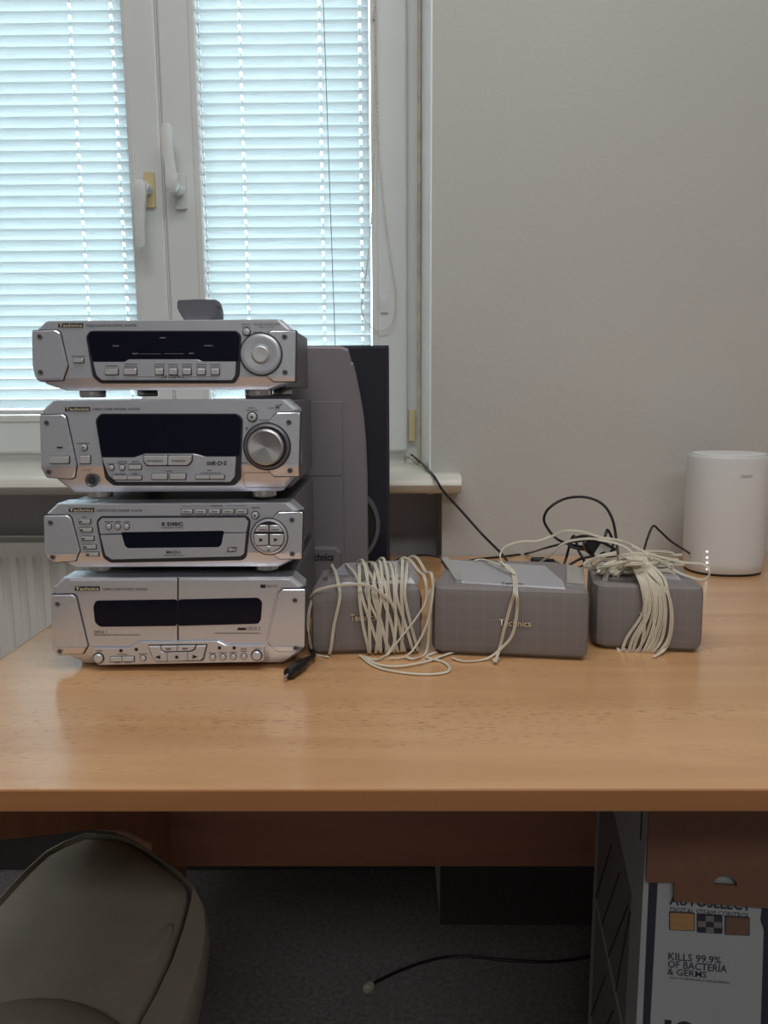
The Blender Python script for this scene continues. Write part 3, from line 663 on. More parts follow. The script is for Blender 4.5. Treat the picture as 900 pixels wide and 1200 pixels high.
for ps in ([(190.6, 755), (209.2, 754.8), (209.2, 760.8), (194.6, 761.2), (191.4, 759)], [(209.8, 754.8), (230.6, 754.4), (228.8, 758.6), (225, 760.4), (209.8, 760.8)],
           [(176.4, 755.2), (189.6, 755), (190.6, 760), (194, 762.2), (197.6, 762.2), (197.6, 772.4), (184.4, 772.8), (180, 766)], [(198.2, 762.2), (221.2, 761.8), (221.2, 771.8), (198.2, 772.4)],
           [(221.8, 761.8), (226, 761.6), (230.2, 759.4), (232, 754.6), (243, 754.2), (239.4, 769), (236, 771.4), (221.8, 771.8)]):
    prism('transport_button', FR, rnd(pxs(FR, ps), .0006, 2), .003, B4+.003, 'button_silver', u4, .0007)
prism('reverse_mark', FR, pxs(FR, [(184, 767.4), (190, 769.6), (190, 765.2)]), B4+.002, B4+.0034, 'ink', u4)
prism('stop_mark', FR, rectpx(FR, 207.4, 765.8, 211, 769), B4+.002, B4+.0034, 'ink', u4)
prism('play_mark', FR, pxs(FR, [(227.6, 769.2), (233.6, 767), (227.6, 764.8)]), B4+.002, B4+.0034, 'ink', u4)
captions(u4, [(197, 203, 758, 1.6), (216, 222, 757.6, 1.6)], B4+.003, 'ink')
rbtn(u4, 117.2, 769.6, 5.6, .003, B4); rbtn(u4, 301.6, 766.4, 5.6, .003, B4)
btn(u4, (131.2, 768, 144.5, 773.2), .002, B4, .0006); btn(u4, (145.1, 767.8, 158.6, 773), .002, B4, .0006)
for cx, cy in ((169.2, 769.8), (250.4, 768.6), (262.3, 768.2), (274.3, 767.9), (286.6, 767.5)): rbtn(u4, cx, cy, 3.2, .0022, B4)
for i, (cx, cy) in enumerate(((143.3, 761), (161.2, 759.6), (258.2, 757.8), (275.4, 757.8))):
    a, b = FR.m(cx, cy); lathe('indicator', FR, a, b, [(.0019, .003), (.0019, B4+.0004), (.0001, B4+.0006)], 'rubber', u4, 14)
text('lettering', FR, 'OPEN', (114.6, 760.2, 121, 762.4), 'ink', u4, B4+.0003); text('lettering', FR, 'OPEN', (298.6, 758, 305.6, 760.2), 'ink', u4, B4+.0003)
text('lettering', FR, 'COUNTER', (139, 764.4, 151, 766.2), 'ink', u4, B4+.0003)
captions(u4, [(164, 174, 764.8, 1), (246, 254, 763.8, 1), (257.6, 267, 763.4, 1), (270, 279, 763, 1), (283, 290, 759, 1), (283, 290, 761.6, 1), (136, 143, 775, .8), (148, 156, 775, .8)], B4, 'ink')
text('lettering', FR, 'DECK 1', (111, 738.4, 125.6, 742), 'ink', u4, .0015); text('lettering', FR, 'DECK 2', (290, 734.2, 305.4, 738), 'ink', u4, .0015)
prism('lettering_plate', FR, rectpx(FR, 278.6, 735.2, 288.6, 738), .0008, .0015, 'ink', u4)
captions(u4, [(111, 165, 743.6, 1.1), (252, 305, 741.6, 1.1)], .0012)
lb = prism('noise_reduction_logo', FR, rectpx(FR, 305.4, 684.8, 311.4, 688.6), .0008, .0015, 'ink', u4)
text('lettering', FR, 'DOLBY B NR', (312, 685.2, 325.4, 688), 'ink', u4, .0015)
badge(u4, (88.5, 686.8, 117.5, 691.8), 'STEREO CASSETTE DECK  RS-EH760', (120.5, 688.8, 173, 691.6))
# badge on the door sits slightly proud
for o in u4.children:
    if o.name.startswith(('badge', 'model_lettering')):
        for v in o.data.vertices: v.co.y -= .0012
        for c in o.children:
            for v in c.data.vertices: v.co.y -= .0012

# ------------------------------------------------------------------ remote control on the stack
zt = FR.m(200, 375)[1]
rc = thing('remote_control', 'dark grey remote control lying on top of the stereo stack', 'remote control', (at(232, 370, YF+.03).x, YF+.06, zt))
rp0 = at(232, 375, YF+.012).x
def rsec(cx, y, hw, hb, zc0, ht):
    pts = [(-hb, 0), (-hb*.4, -.0004), (hb*.4, -.0004), (hb, 0), (hw*.93, ht*.40), (hw, ht*.62), (hw, ht*.86), (hw*.93, ht*.97), (0, ht*1.0), (-hw*.93, ht*.97), (-hw, ht*.86), (-hw, ht*.62), (-hw*.93, ht*.40)]
    return [(cx+a, y, zc0+.0006+b) for a, b in pts]
bm = bmesh.new()
loft(bm, [rsec(rp0, YF+.0100, .0190, .0115, zt, .0205), rsec(rp0, YF+.012, .0207, .0140, zt, .0212), rsec(rp0, YF+.03, .0210, .015, zt, .0206), rsec(rp0-.004, YF+.07, .0185, .015, zt, .0150), rsec(rp0-.010, YF+.11, .015, .013, zt, .010), rsec(rp0-.012, YF+.125, .012, .010, zt, .008)])
obj('remote_body', bm, 'remote_grey', rc, angle=40)
bm = bmesh.new()
loft(bm, [[(rp0+s*.0211, YF+.0115, zt+.0140), (rp0+s*.0211, YF+.0115, zt+.0134), (rp0+s*.0213, YF+.03, zt+.0134), (rp0+s*.0213, YF+.03, zt+.0140)] for s in (-1, 1)]); obj('case_seam', bm, 'rubber', rc)
for i in range(3):
    for jx in (-.008, 0, .008):
        yk = YF+.04+i*.016; zk = zt+.0185-i*.0026
        bm = bmesh.new(); box(bm, (rp0-.004+jx-.003, yk, zk-.004), (rp0-.004+jx+.003, yk+.008, zk+.0012), .001, 1); obj('remote_key', bm, 'silver_dark', rc)

# ------------------------------------------------------------------ tall loudspeaker behind the stack
YS = 1.085
F2 = Frame((0, YS, 0), (1, 0, 0), (0, 0, 1)); FB = Frame((0, YS+.014, 0), (1, 0, 0), (0, 0, 1))
sp = thing('loudspeaker', 'tall loudspeaker with black cabinet and curved grey grille, behind the stereo stack', 'loudspeaker', (at(380, 600, YS).x-.05, YS+.09, DESK))
xr_, zt_ = FB.m(456, 500)[0], FB.m(430, 404.5)[1]
xl_ = xr_-.205
bm = bmesh.new(); bv = .006
loft(bm, [[(xl_, YS+.19, DESK), (xr_, YS+.19, DESK), (xr_, YS+.19, zt_), (xl_, YS+.19, zt_)], [(xl_, YS+.014+bv, DESK), (xr_, YS+.014+bv, DESK), (xr_, YS+.014+bv, zt_), (xl_, YS+.014+bv, zt_)],
          [(xl_+bv*.7, YS+.014, DESK), (xr_-bv*.7, YS+.014, DESK), (xr_-bv*.7, YS+.014, zt_-bv*.7), (xl_+bv*.7, YS+.014, zt_-bv*.7)]])
obj('cabinet', bm, 'cabinet_black', sp)
rightedge = [(400, 405.5), (408, 409), (412, 424), (414, 425), (417, 438), (422, 462), (426.5, 490), (429, 520), (430.6, 560), (431, 610), (431.4, 662)]
re = pxs(F2, rightedge); xm = xl_+.004
zb_ = DESK+.001
re[-1] = (re[-1][0], zb_)
poly = [(xm, zb_)] + re[::-1] + [(xm+.004, re[0][1]), (xm, re[0][1]-.006)]
gr = prism('grille', F2, poly, -.016, .004, 'baffle_grey', sp, .003)
xa = F2.m(404, 560)[0]
prism('grille_panel', F2, rnd([(xm+.01, F2.m(400, 557)[1]), (xa-.003, F2.m(400, 557)[1]), (xa-.003, F2.m(400, 470)[1]), (xm+.01, F2.m(400, 470)[1])], .004), .003, .0047, 'baffle_grey', gr, .0005)
prism('grille_ridge', F2, [(xa-.0012, zb_), (xa+.0012, zb_), (xa+.0012, F2.m(404, 470)[1]), (xa-.0012, F2.m(404, 470)[1])], .003, .0052, 'baffle_grey', gr, .0004)
bm = bmesh.new(); c0 = FB.m(394, 616)
rows = []
for k_ in range(57):
    t = 2*math.pi*k_/56
    rows.append([FB.P(c0[0]+q*math.cos(t), c0[1]+q*math.sin(t), hh) for q, hh in ((.0560, -.002), (.0585, .005), (.0620, .0055), (.0645, .002), (.0645, -.002))])
loft(bm, rows, caps=False, close=False); obj('woofer_ring', bm, 'silver_dark', sp, angle=40)
bm = bmesh.new(); loft(bm, [[FB.P(c0[0]+q*math.cos(2*math.pi*k_/40), c0[1]+q*math.sin(2*math.pi*k_/40), hh) for k_ in range(40)] for q, hh in ((.0565, .0005), (.051, .002), (.03, -.004), (.014, -.0045), (.010, .001), (.0005, .002))]); obj('woofer_cone', bm, 'rubber', sp, angle=40)
# logo plate at the foot of the grille
F3 = Frame((0, 1.064, 0), (1, 0, 0), (0, 0, 1))
lp = prism('logo_plate', F3, [F3.m(340, 700), F3.m(398.5, 700), F3.m(398.5, 648), F3.m(393, 643), F3.m(340, 643)], -.018, .002, 'baffle_grey', sp, .0006)
text('badge_lettering', F3, 'Technics', (358, 647.8, 391, 657), 'ink', lp, .0024, .03)

# ------------------------------------------------------------------ the three small loudspeakers
def small_speaker(name, label, BL, BR, h, depth, badge_rect, chL, chR, lean=.006, tsplay=.01):
    A = on(*BL, DESK); B = on(*BR, DESK); u = (B-A); u.z = 0; Wd = u.length; u.normalize(); v = Vector((0, 0, 1)).cross(u)
    e = thing(name, label, 'loudspeaker', A+u*(Wd/2)+v*(depth/2), 'small surround loudspeakers on the desk')
    def L(a, d, z): return A+u*a+v*d+Vector((0, 0, z))
    bm = bmesh.new(); rows = []
    for z, ins, fb in ((.0004, .006, .007), (.006, .001, .001), (.012, 0, 0), (h-.010, 0, lean*.6), (h-.003, .001, lean), (h, .004, lean+.004)):
        rows.append([L(chL+ins*.5, fb, z), L(Wd-chR-ins*.5, fb, z), L(Wd-chR*.35-ins, fb+chR*.30, z), L(Wd-ins, fb+chR*1.1, z), L(Wd-tsplay-ins, depth-.01-ins, z), L(Wd-tsplay-.012-ins, depth-ins, z), L(tsplay+.012+ins, depth-ins, z), L(tsplay+ins, depth-.01-ins, z), L(ins, fb+chL*1.1, z), L(chL*.35+ins, fb+chL*.30, z)])
    loft(bm, rows)
    uv = bm.loops.layers.uv.new('UVMap'); bm.faces.ensure_lookup_table()
    for f in bm.faces:
        for lp_ in f.loops:
            q = lp_.vert.co-A; lp_[uv].uv = (q.dot(u), q.z) if abs(f.normal.z) < .7 or True else (q.dot(u), q.dot(v))
    bmesh.ops.recalc_face_normals(bm, faces=bm.faces[:])
    body = obj('body', bm, 'speaker_cloth', e, angle=28)
    fr = Frame(A+v*(lean*.35), u, Vector((0, 0, 1)))
    tp = Frame(L(0, 0, h), u, v)
    bd_ = text('badge', fr, 'Technics', badge_rect, 'badge_gold', e, .0016, .01)
    text('badge_backing', fr, 'Technics', badge_rect, 'ink', bd_, .0010, .05)
    return e, L, Wd, u, v, tp, fr
sL = small_speaker('surround_speaker', 'small grey cloth loudspeaker wrapped in many turns of beige flex, beside the cassette deck', (366, 769), (494, 765), .0765, .115, (411, 719.5, 440, 727.5), .004, .004)
sC = small_speaker('center_speaker', 'wide grey cloth centre loudspeaker between the two smaller wired ones', (505, 767.5), (689, 775.5), .0800, .150, (585, 725, 622, 732.8), .012, .006, .004, .012)
sR = small_speaker('surround_speaker', 'small grey cloth loudspeaker under a tangled bundle of beige flex, beside the white router', (694, 761), (824, 766.5), .0775, .115, (748, 717, 780, 723.5), .014, .010, .005, .004)
# raised silver tops
def top_plate(sp_, pts, hgt, m='speaker_shell', name='top_plate', ins=.004):
    e, L, Wd, u, v, tp, fr = sp_; z0 = tp.O.z-DESK
    cx = sum(p[0] for p in pts)/len(pts); cy = sum(p[1] for p in pts)/len(pts); bm = bmesh.new()
    def sc(p): q = Vector((cx-p[0], cy-p[1])); q = q.normalized()*min(ins, q.length*.5); return p[0]+q.x, p[1]+q.y
    loft(bm, [[L(a, d, z0-.002) for a, d in pts], [L(*sc(p), z0+hgt) for p in pts]]); return obj(name, bm, m, e)
def topx(sp_, pts): return [sp_[5].m(*p) for p in pts]
w_ = sL[2]
top_plate(sL, topx(sL, [(379, 682), (399, 664), (483, 660), (492, 676), (488, 684), (400, 684)]), .006, ins=.008)
top_plate(sL, topx(sL, [(378, 682.5), (384, 683), (402, 683.5), (480, 683), (478, 680), (386, 680)]), .0066, 'alu', 'trim_bar', .0008)
w_ = sC[2]
top_plate(sC, topx(sC, [(536, 683), (664, 691), (662, 683), (640, 664), (524, 657)]), .0018, ins=.003)
tb = topx(sC, [(516.5, 657), (524, 656), (541, 678), (541, 684), (534, 683)])
top_plate(sC, tb, .0045, 'alu', 'trim_bar', .001)
top_plate(sC, topx(sC, [(664, 686), (685, 688), (684, 669), (664, 664)]), .0035, 'alu', 'trim_bar', .0008)
fp = Frame(sC[5].O+Vector((0, 0, .0019)), sC[3], sC[4])
bmq = text('lettering', fp, 'Technics', (587, 682.4, 613, 684.4), 'ink', sC[0], .0003, .02)
top_plate(sR, topx(sR, [(775, 678), (799, 681), (795, 675), (772, 672)]), .0012, ins=.001)
top_plate(sR, topx(sR, [(706, 682), (712, 683), (716, 666), (711, 666)]), .004, 'alu', 'trim_bar', .001)
# small red terminal block on the end of the left one
e, L, Wd, u, v, tp, fr = sL
mat('terminal_red', (110, 36, 50), .5, var=.1, scale=80)
bm = bmesh.new(); c = [L(Wd+.0005, .018, .030), L(Wd+.0005, .030, .055)]
loft(bm, [[L(Wd-.003, .016, z), L(Wd+.0022, .016, z), L(Wd+.0022, .028, z), L(Wd-.003, .028, z)] for z in (.035, .062)]); obj('terminal_block', bm, 'terminal_red', e)

# ------------------------------------------------------------------ beige speaker flex
WR, TW = .0009, .0018
def wrap(bm, sp_, px_t, px_b, lift, over, rng, h, front=.0035):
    """one turn of flex round a speaker: px_t / px_b = picture columns measured at the top and bottom front edge"""
    e, L, Wd, u, v, tp, fr = sp_; at_ = fr.m(px_t, 692)[0]; ab_ = fr.m(px_b, 764)[0]; dp = .112
    f = front+rng.uniform(0, .003)
    pts = [L(ab_, .012, .0022), L(ab_, -f*.6, .0030), L(ab_+(at_-ab_)*.18, -f-.001, .014), L(ab_+(at_-ab_)*.5+rng.uniform(-.002, .002), -f, h*.5), L(at_, -f+.002, h*.90), L(at_+over*.2, .008, h+.006+lift*.5),
           L(at_+over*.5, .035, h+.009+lift), L(at_+over*.8, .070, h+.008+lift*.7), L(at_+over, dp-.004, h+.003), L(at_+over, dp+.004, h*.5), L(at_+over, dp+.002, .004)]
    tube(bm, pts, WR, 6, 5, twin=TW, side=u)
rng = random.Random(3)
bm = bmesh.new()
for pt, pb, lf in ((398, 386, .004), (421, 432, .010), (424, 446, .004), (432, 433, .016), (437, 455, .008), (441, 446, .002), (448, 466, .014), (453, 452, .006), (456, 474, .018), (462, 461, .010), (464, 484, .003), (470, 470, .016), (474, 489, .008), (446, 440, .012), (430, 458, .006)):
    wrap(bm, sL, pt, pb, lf, rng.uniform(-.016, .016), rng, .0765)
# loose turns sagging on the front and the coil lying on the desk
e, L, Wd, u, v, tp, fr = sL
def fL(px, py, d): a, b = fr.m(px, py); return L(a, -d, b)
tube(bm, [fL(363.5, 700, -.004), fL(372, 690, .004), fL(398, 684, .005), fL(430, 684, .006), fL(452, 698, .006), fL(463, 715, .006), fL(462, 745, .007), fL(454, 762, .007), on(446, 772, DESK+.0022)], WR, 6, 6, twin=TW, side=(.5, 0, .86))
tube(bm, [L(Wd-.02, .118, .03), L(Wd-.016, .112, .082), L(Wd-.008, .07, .096), L(Wd+.0, .03, .090), fL(497, 676, 0.004), fL(498, 700, .008), fL(486, 722, .008), fL(468, 745, .008), fL(452, 765, .009), on(440, 773, DESK+.0025), on(420, 768, DESK+.0025)], WR, 6, 6, twin=TW, side=(.8, 0, .6))
tube(bm, [L(Wd-.012, .120, .03), L(Wd-.008, .116, .080), L(Wd+.002, .08, .096), L(Wd+.009, .035, .088), fL(505, 672, 0.0), fL(506, 690, .006), fL(500, 725, .008), fL(487, 752, .009), on(474, 770, DESK+.0025), on(455, 772, DESK+.0025)], WR, 6, 6, twin=TW, side=(.8, 0, .6))
tube(bm, [fL(503, 690, .001), fL(502, 735, .003), fL(498, 762, .006), on(486, 772, DESK+.0025), on(476, 770, DESK+.0025)], WR, 6, 6, twin=TW, side=(.8, 0, .6))
zc_ = DESK+.0016
tube(bm, [on(424, 770, zc_), on(436, 779, zc_), on(455, 785.5, zc_), on(490, 790, zc_), on(518, 789, zc_), on(527, 784, zc_), on(520, 776, zc_), on(500, 770, zc_), on(512, 764, zc_)], WR, 6, 6, twin=TW)
tube(bm, [on(427, 771, zc_+.001), on(445, 779, zc_+.001), on(470, 780.5, zc_+.001), on(500, 775, zc_+.001), on(520, 768, zc_+.001), on(535, 763, zc_+.001)], WR, 6, 6, twin=TW)
tube(bm, [fL(367, 700, -.010), fL(361.5, 720, -.002), fL(362, 745, 0), on(368, 765, DESK+.002), on(385, 770, DESK+.002)], WR, 5, 6, twin=TW)
cab1 = tag(obj('speaker_flex', bm, 'wire', None, smooth=True), 'beige two-core flex wound many times round the loudspeaker beside the cassette deck', 'cable', 'beige loudspeaker flexes')
# centre speaker: loop tied round, one end running over to the bundle
bm = bmesh.new(); e, L, Wd, u, v, tp, fr = sC
def fC(px, py, d): a, b = fr.m(px, py); return L(a, -d, b)
h = .080
def tC(px, py, z): return on(px, py, DESK+h+z)
tube(bm, [tC(585, 658, .010), tC(591, 662, .012), tC(600, 671, .005), fC(603, 690, .0025), fC(599, 705, .004), fC(591, 735, .004), fC(585, 760, .004), on(580, 776, DESK+.004), on(584, 771, DESK+.003)], WR, 6, 6, twin=TW, side=u)
tube(bm, [tC(592, 661, .012), tC(603, 672, .005), fC(605, 692, .0025), fC(606, 710, .0045), fC(601, 740, .0045), fC(588, 757, .005), on(570, 772, DESK+.0024), on(545, 775, DESK+.002), on(530, 771, DESK+.002)], WR, 6, 6, twin=TW, side=u)
tube(bm, [tC(556, 657, .0035), tC(565, 655.5, .004), tC(580, 660, .008), tC(594, 666, .009), tC(603, 673, .006)], WR, 6, 6, twin=TW)
yb = .98
run = [at(590, 662, .93), at(586, 652, .95), at(592, 641, .98), at(610, 635, 1.0), at(630, 634, 1.0), at(648, 628, 1.0), at(664, 622, .99), at(685, 624, .98), at(705, 630, .97), at(728, 634, .96), at(748, 643, .93), at(765, 655, .91)]
tube(bm, run, WR, 6, 6, twin=TW, side=(0, .6, .8))
tube(bm, [at(630, 661, 1.02), at(645, 650, 1.0), at(660, 637, .99), at(680, 632, .98), at(700, 632, .97), at(725, 637, .955)], WR, 6, 6, twin=TW, side=(0, .6, .8))
for dx in (-.6, .8):
    bmesh.ops.create_icosphere(bm, subdivisions=1, radius=.0028, matrix=Matrix.Translation(on(580+dx, 774, DESK+.003)))
tag(obj('speaker_flex', bm, 'wire', None, smooth=True), 'beige two-core flex looped once round the wide centre loudspeaker', 'cable', 'beige loudspeaker flexes')
# right bundle
bm = bmesh.new(); e, L, Wd, u, v, tp, fr = sR; h = .0775
def fR(px, py, d): a, b = fr.m(px, py); return L(a, -d, b)
fronts = [(752, 753, 734, 727), (755, 757, 741, 735), (759, 759, 745, 740), (763, 764, 755, 744), (766, 768, 760, 752), (770, 772, 765, 758), (776, 779, 775, 764), (781, 785, 782, 770), (757, 754, 752, 746), (773, 776, 770, 760), (768, 765, 764, 756)]
for i, (a0, a1, a2, a3) in enumerate(fronts):
    s = rng.uniform(-1, 1)
    pts = [at(700+i*3, 672+s*4, .90), at(712+i*2+s*4, 662+s*3, .915), at(728+i*1.5, 655-i*.6, .915), fR(742+i*1.8, 662-i*.5, -.030), fR(a0-4, 676, -.008), fR(a0, 690, .002), fR(a1, 715, .004+.0015*(i % 3)), fR(a2, 745, .004+.0015*(i % 3)), fR(a3, 762, .0045), L(fr.m(a3-3, 766)[0], .004, .0018), L(fr.m(a3-2, 766)[0], .03, .0022)]
    tube(bm, pts, WR, 6, 5, twin=TW, side=u)
for i in range(16):     # the skein lying on top
    cxp, cyp = rng.uniform(722, 752), rng.uniform(655, 672); rw, rh = rng.uniform(18, 44), rng.uniform(5, 12); ph = rng.uniform(-.25, .2); yy = rng.uniform(.875, .95)
    pts = []
    for k_ in range(12):
        t = 2*math.pi*k_/12; dx, dy = rw*math.cos(t), rh*math.sin(t)
        p = at(cxp+dx+rng.uniform(-3, 3), cyp+dy+dx*ph*.3+rng.uniform(-1.5, 1.5), yy+.022*math.sin(t)); p.z = max(p.z, DESK+h+.003+rng.uniform(0, .004)); pts.append(p)
    tube(bm, pts[:rng.choice((9, 10, 11))], WR, 5, 5, twin=TW, side=(0, .6, .8))
for i in range(9):      # strands fanning out to the far right
    y0 = 645+i*2.6
    pts = [at(735+i, 650+i*1.5, .93), at(752, y0+rng.uniform(-3, 3), .94), at(770+rng.uniform(-3, 3), y0+2+rng.uniform(-3, 3), .945), at(786+rng.uniform(-4, 4), y0+3+rng.uniform(-3, 3), .95), at(797+rng.uniform(-8, 6), y0+4+rng.uniform(-2, 3), .95)]
    for p in pts: p.z = max(p.z, DESK+h+.003)
    tube(bm, pts, WR, 5, 5, twin=TW, side=(0, .6, .8))
tube(bm, [at(740, 640, .93), at(765, 650, .92), at(800, 659, .90), at(822, 661, .89), at(831, 668, .88), at(829, 677, .88), at(818, 679, .885), at(795, 671, .90), at(775, 658, .92), at(762, 652, .93)], WR, 6, 6, twin=TW, side=(0, .6, .8))
tube(bm, [at(700, 633, .96), at(730, 640, .945), at(748, 655, .92), fR(762, 672, -.01), fR(780, 692, .002), fR(786, 715, .004), fR(785, 740, .004), fR(778, 758, .005), on(766, 770, DESK+.0022)], WR, 6, 6, twin=TW, side=u)
tag(obj('speaker_flex', bm, 'wire', None, smooth=True), 'tangled bundle of beige two-core flex lying over the loudspeaker beside the router', 'cable', 'beige loudspeaker flexes')

# ------------------------------------------------------------------ router
rt_c = on(846, 677, DESK); ry_ = rt_c.y+.055; rxc = at(847.5, 640, ry_).x; RH = at(848, 532, ry_).z-DESK
ro = thing('router', 'white oval upright router with four small lights on the desk', 'router', (rxc, ry_, DESK))
ra, rb = .0625, .054
def oval(sa, z, n=56, e=2.3): return [(rxc+ra*sa*math.copysign(abs(math.cos(t))**(2/e), math.cos(t)), ry_+rb*sa*math.copysign(abs(math.sin(t))**(2/e), math.sin(t)), DESK+z) for t in [2*math.pi*k/n for k in range(n)]]
bm = bmesh.new(); loft(bm, [oval(.955, .004), oval(.965, .0045), oval(.985, .02), oval(1, .05), oval(1.005, .10), oval(1.0, RH-.006), oval(.99, RH-.002), oval(.97, RH), oval(.945, RH), oval(.94, RH-.002), oval(.935, RH-.006)]); obj('shell', bm, 'router_white', ro, angle=50)
bm = bmesh.new(); loft(bm, [oval(.93, 0), oval(.945, .001), oval(.945, .0048)]); obj('base', bm, 'rubber', ro)
bm = bmesh.new(); loft(bm, [oval(.90, RH-.008), oval(.90, RH+.0008), oval(.88, RH+.002), oval(.6, RH+.0026)]); obj('top_lid', bm, 'router_white', ro, angle=30)
bm = bmesh.new(); loft(bm, [oval(.94, RH-.0065), oval(.89, RH-.0062)], caps=True); obj('vent_groove', bm, 'ink', ro)
def on_router(px, py):
    """front surface of the oval shell at a picture position: returns a tangent face"""
    x = at(px, py, ry_-rb).x
    for _ in range(4):
        q = min(.98, abs((x-rxc)/ra)); yy = ry_-rb*(1-q**2.3)**(1/2.3); x = at(px, py, yy).x
    q = (x-rxc)/ra; dx = 1e-3; q2 = min(.98, abs((x+dx-rxc)/ra)); y2 = ry_-rb*(1-q2**2.3)**(1/2.3)
    return Frame((x, yy, at(px, py, yy).z), (dx, y2-yy, 0), (0, 0, 1))
for py in (646.5, 653.5, 659.5, 667):
    f = on_router(828.5, py); lathe('status_light', f, 0, 0, [(.0014, -.001), (.0014, .0006), (.0001, .0008)], 'led', ro, 12)
f = on_router(874, 557.5); text('lettering', f, 'xiaomi', (868, 555.8, 881, 559.4), 'print_pale', ro, .0012, 0)

# ------------------------------------------------------------------ black cables, plugs, adapter
BR_ = .0021
def cable(name, pts, r, label, m='black_plastic', sub=8):
    bm = bmesh.new(); tube(bm, pts, r, 7, sub); return tag(obj(name, bm, m, None, smooth=True), label, 'cable')
zd = DESK+BR_
cable('window_cable', [at(482, 533, WIN-.03), at(492, 541, 1.50), at(500, 549, 1.40), at(507, 556, 1.335), at(513, 565, 1.315), at(520, 576, 1.31), at(540, 598, 1.30), at(565, 626, 1.28), at(585, 646, 1.24), on(600, 662, zd), on(622, 668, zd), on(650, 668, zd)], .0022, 'black cable hanging from the window corner over the sill to the desk')
bm = bmesh.new(); rr_ = at(480, 534, WIN-.03)
for i in range(14):
    bmesh.ops.create_icosphere(bm, subdivisions=1, radius=.0028+.002*rng.random(), matrix=Matrix.Translation(at(474+i*1.25, 531+i*.9+rng.uniform(-2, 2), WIN-.018-i*.003)))
tag(obj('clear_tape', bm, 'clear_plug', None, smooth=True), 'crumpled clear tape holding the cable to the window corner', 'tape')
cable('network_cable', [on(452, 664, zd), on(470, 654, zd+.010), on(497, 650.5, zd+.016), on(520, 654, zd+.012), on(535, 659, zd+.002), on(560, 655, zd), on(590, 652, zd), on(620, 648, zd+.004), at(640, 642, 1.2), at(665, 636, 1.18), at(690, 633, 1.17)], .0018, 'thin black cable lying along the back of the desk behind the small loudspeakers')
cable('looped_cable', [at(700, 655, 1.08), at(722, 655, 1.09), at(722, 632, 1.11), at(717, 607, 1.12), at(705, 590, 1.13), at(685, 582.5, 1.14), at(662, 584.5, 1.15), at(644, 595, 1.15), at(637.5, 607, 1.15), at(641, 618, 1.15), at(652, 631, 1.14), at(668, 638, 1.12), at(686, 641, 1.10), at(705, 642, 1.08)], .0021, 'black cable standing up in a tall round loop against the wall')
cable('coiled_cable', [at(665, 637, 1.10), at(678, 631, 1.10), at(694, 633, 1.10), at(700, 640, 1.09), at(688, 644, 1.08), at(670, 641, 1.08), at(668, 635, 1.09), at(682, 628, 1.10), at(706, 631, 1.10), at(712, 621, 1.11), at(718, 640, 1.11), at(700, 650, 1.10), at(680, 655, 1.10), at(662, 664, 1.10), at(664, 652, 1.11), at(672, 628, 1.11), at(678, 645, 1.10), at(684, 662, 1.10), on(660, 668, zd), on(645, 672, zd)], .0020, 'black cable bunched into a small coil behind the beige bundle')
cable('router_cable', [on(745, 668, zd), at(753, 650, 1.15), at(759, 630, 1.17), at(765.5, 616.5, 1.18), at(773, 622, 1.19), at(786, 634, 1.20), at(800, 643, 1.22), at(815, 652, 1.27), on(835, 655, DESK+.004)], .0018, 'black cable bent into a sharp peak beside the router')
# adapter with white label
AD = at(703, 644, .985); ax = Vector((.86, .12, -.50)).normalized(); ay = Vector((0, 1, 0)); ay = (ay-ax*ay.dot(ax)).normalized(); az = ax.cross(ay)
ad = thing('power_adapter', 'black cable connector block with a white sticker, on the beige bundle', 'adapter', AD)
bm = bmesh.new()
def lc(a, b, c): return AD+ax*a+ay*b+az*c
loft(bm, [[lc(a, s1*w, s2*w*.9) for s1, s2 in ((-1, -.6), (-.6, -1), (.6, -1), (1, -.6), (1, .6), (.6, 1), (-.6, 1), (-1, .6))] for a, w in ((-.024, .005), (-.020, .009), (-.012, .0135), (.014, .0135), (.019, .010), (.021, .006))]); obj('adapter_body', bm, 'black_plastic', ad, angle=30)
fa = Frame(lc(-.002, -.0137, 0), ax, az)
if fa.n.y > 0: fa.n = -fa.n
lb_ = prism('sticker', fa, rnd([(-.008, -.009), (.008, -.007), (.008, .009), (-.008, .008)], .001), -.0005, .0006, 'label_white', ad)
prism('sticker_mark', fa, [(-.003, -.004), (-.001, -.005), (.004, .001), (.002, .002)], .0003, .0009, 'ink', lb_)
# small plug behind the centre speaker
PB = at(634, 657, 1.03)
pl = thing('cable_plug', 'small black plug lying behind the wide centre loudspeaker', 'plug', PB)
bm = bmesh.new()
rows = []
for a, w in ((-.014, .003), (-.012, .0065), (.004, .0065), (.008, .004), (.018, .003)): rows.append([PB+Vector((a, w*math.cos(t)*.8, w*math.sin(t)*.8)) for t in [2*math.pi*k/10 for k in range(10)]])
loft(bm, rows); obj('plug_body', bm, 'black_plastic', pl, angle=35)
bm = bmesh.new(); tube(bm, [PB+Vector((.016, 0, 0)), PB+Vector((.035, .02, -.012)), on(668, 668, zd)], .0018, 6, 6); obj('plug_cable', bm, 'black_plastic', pl, smooth=True)
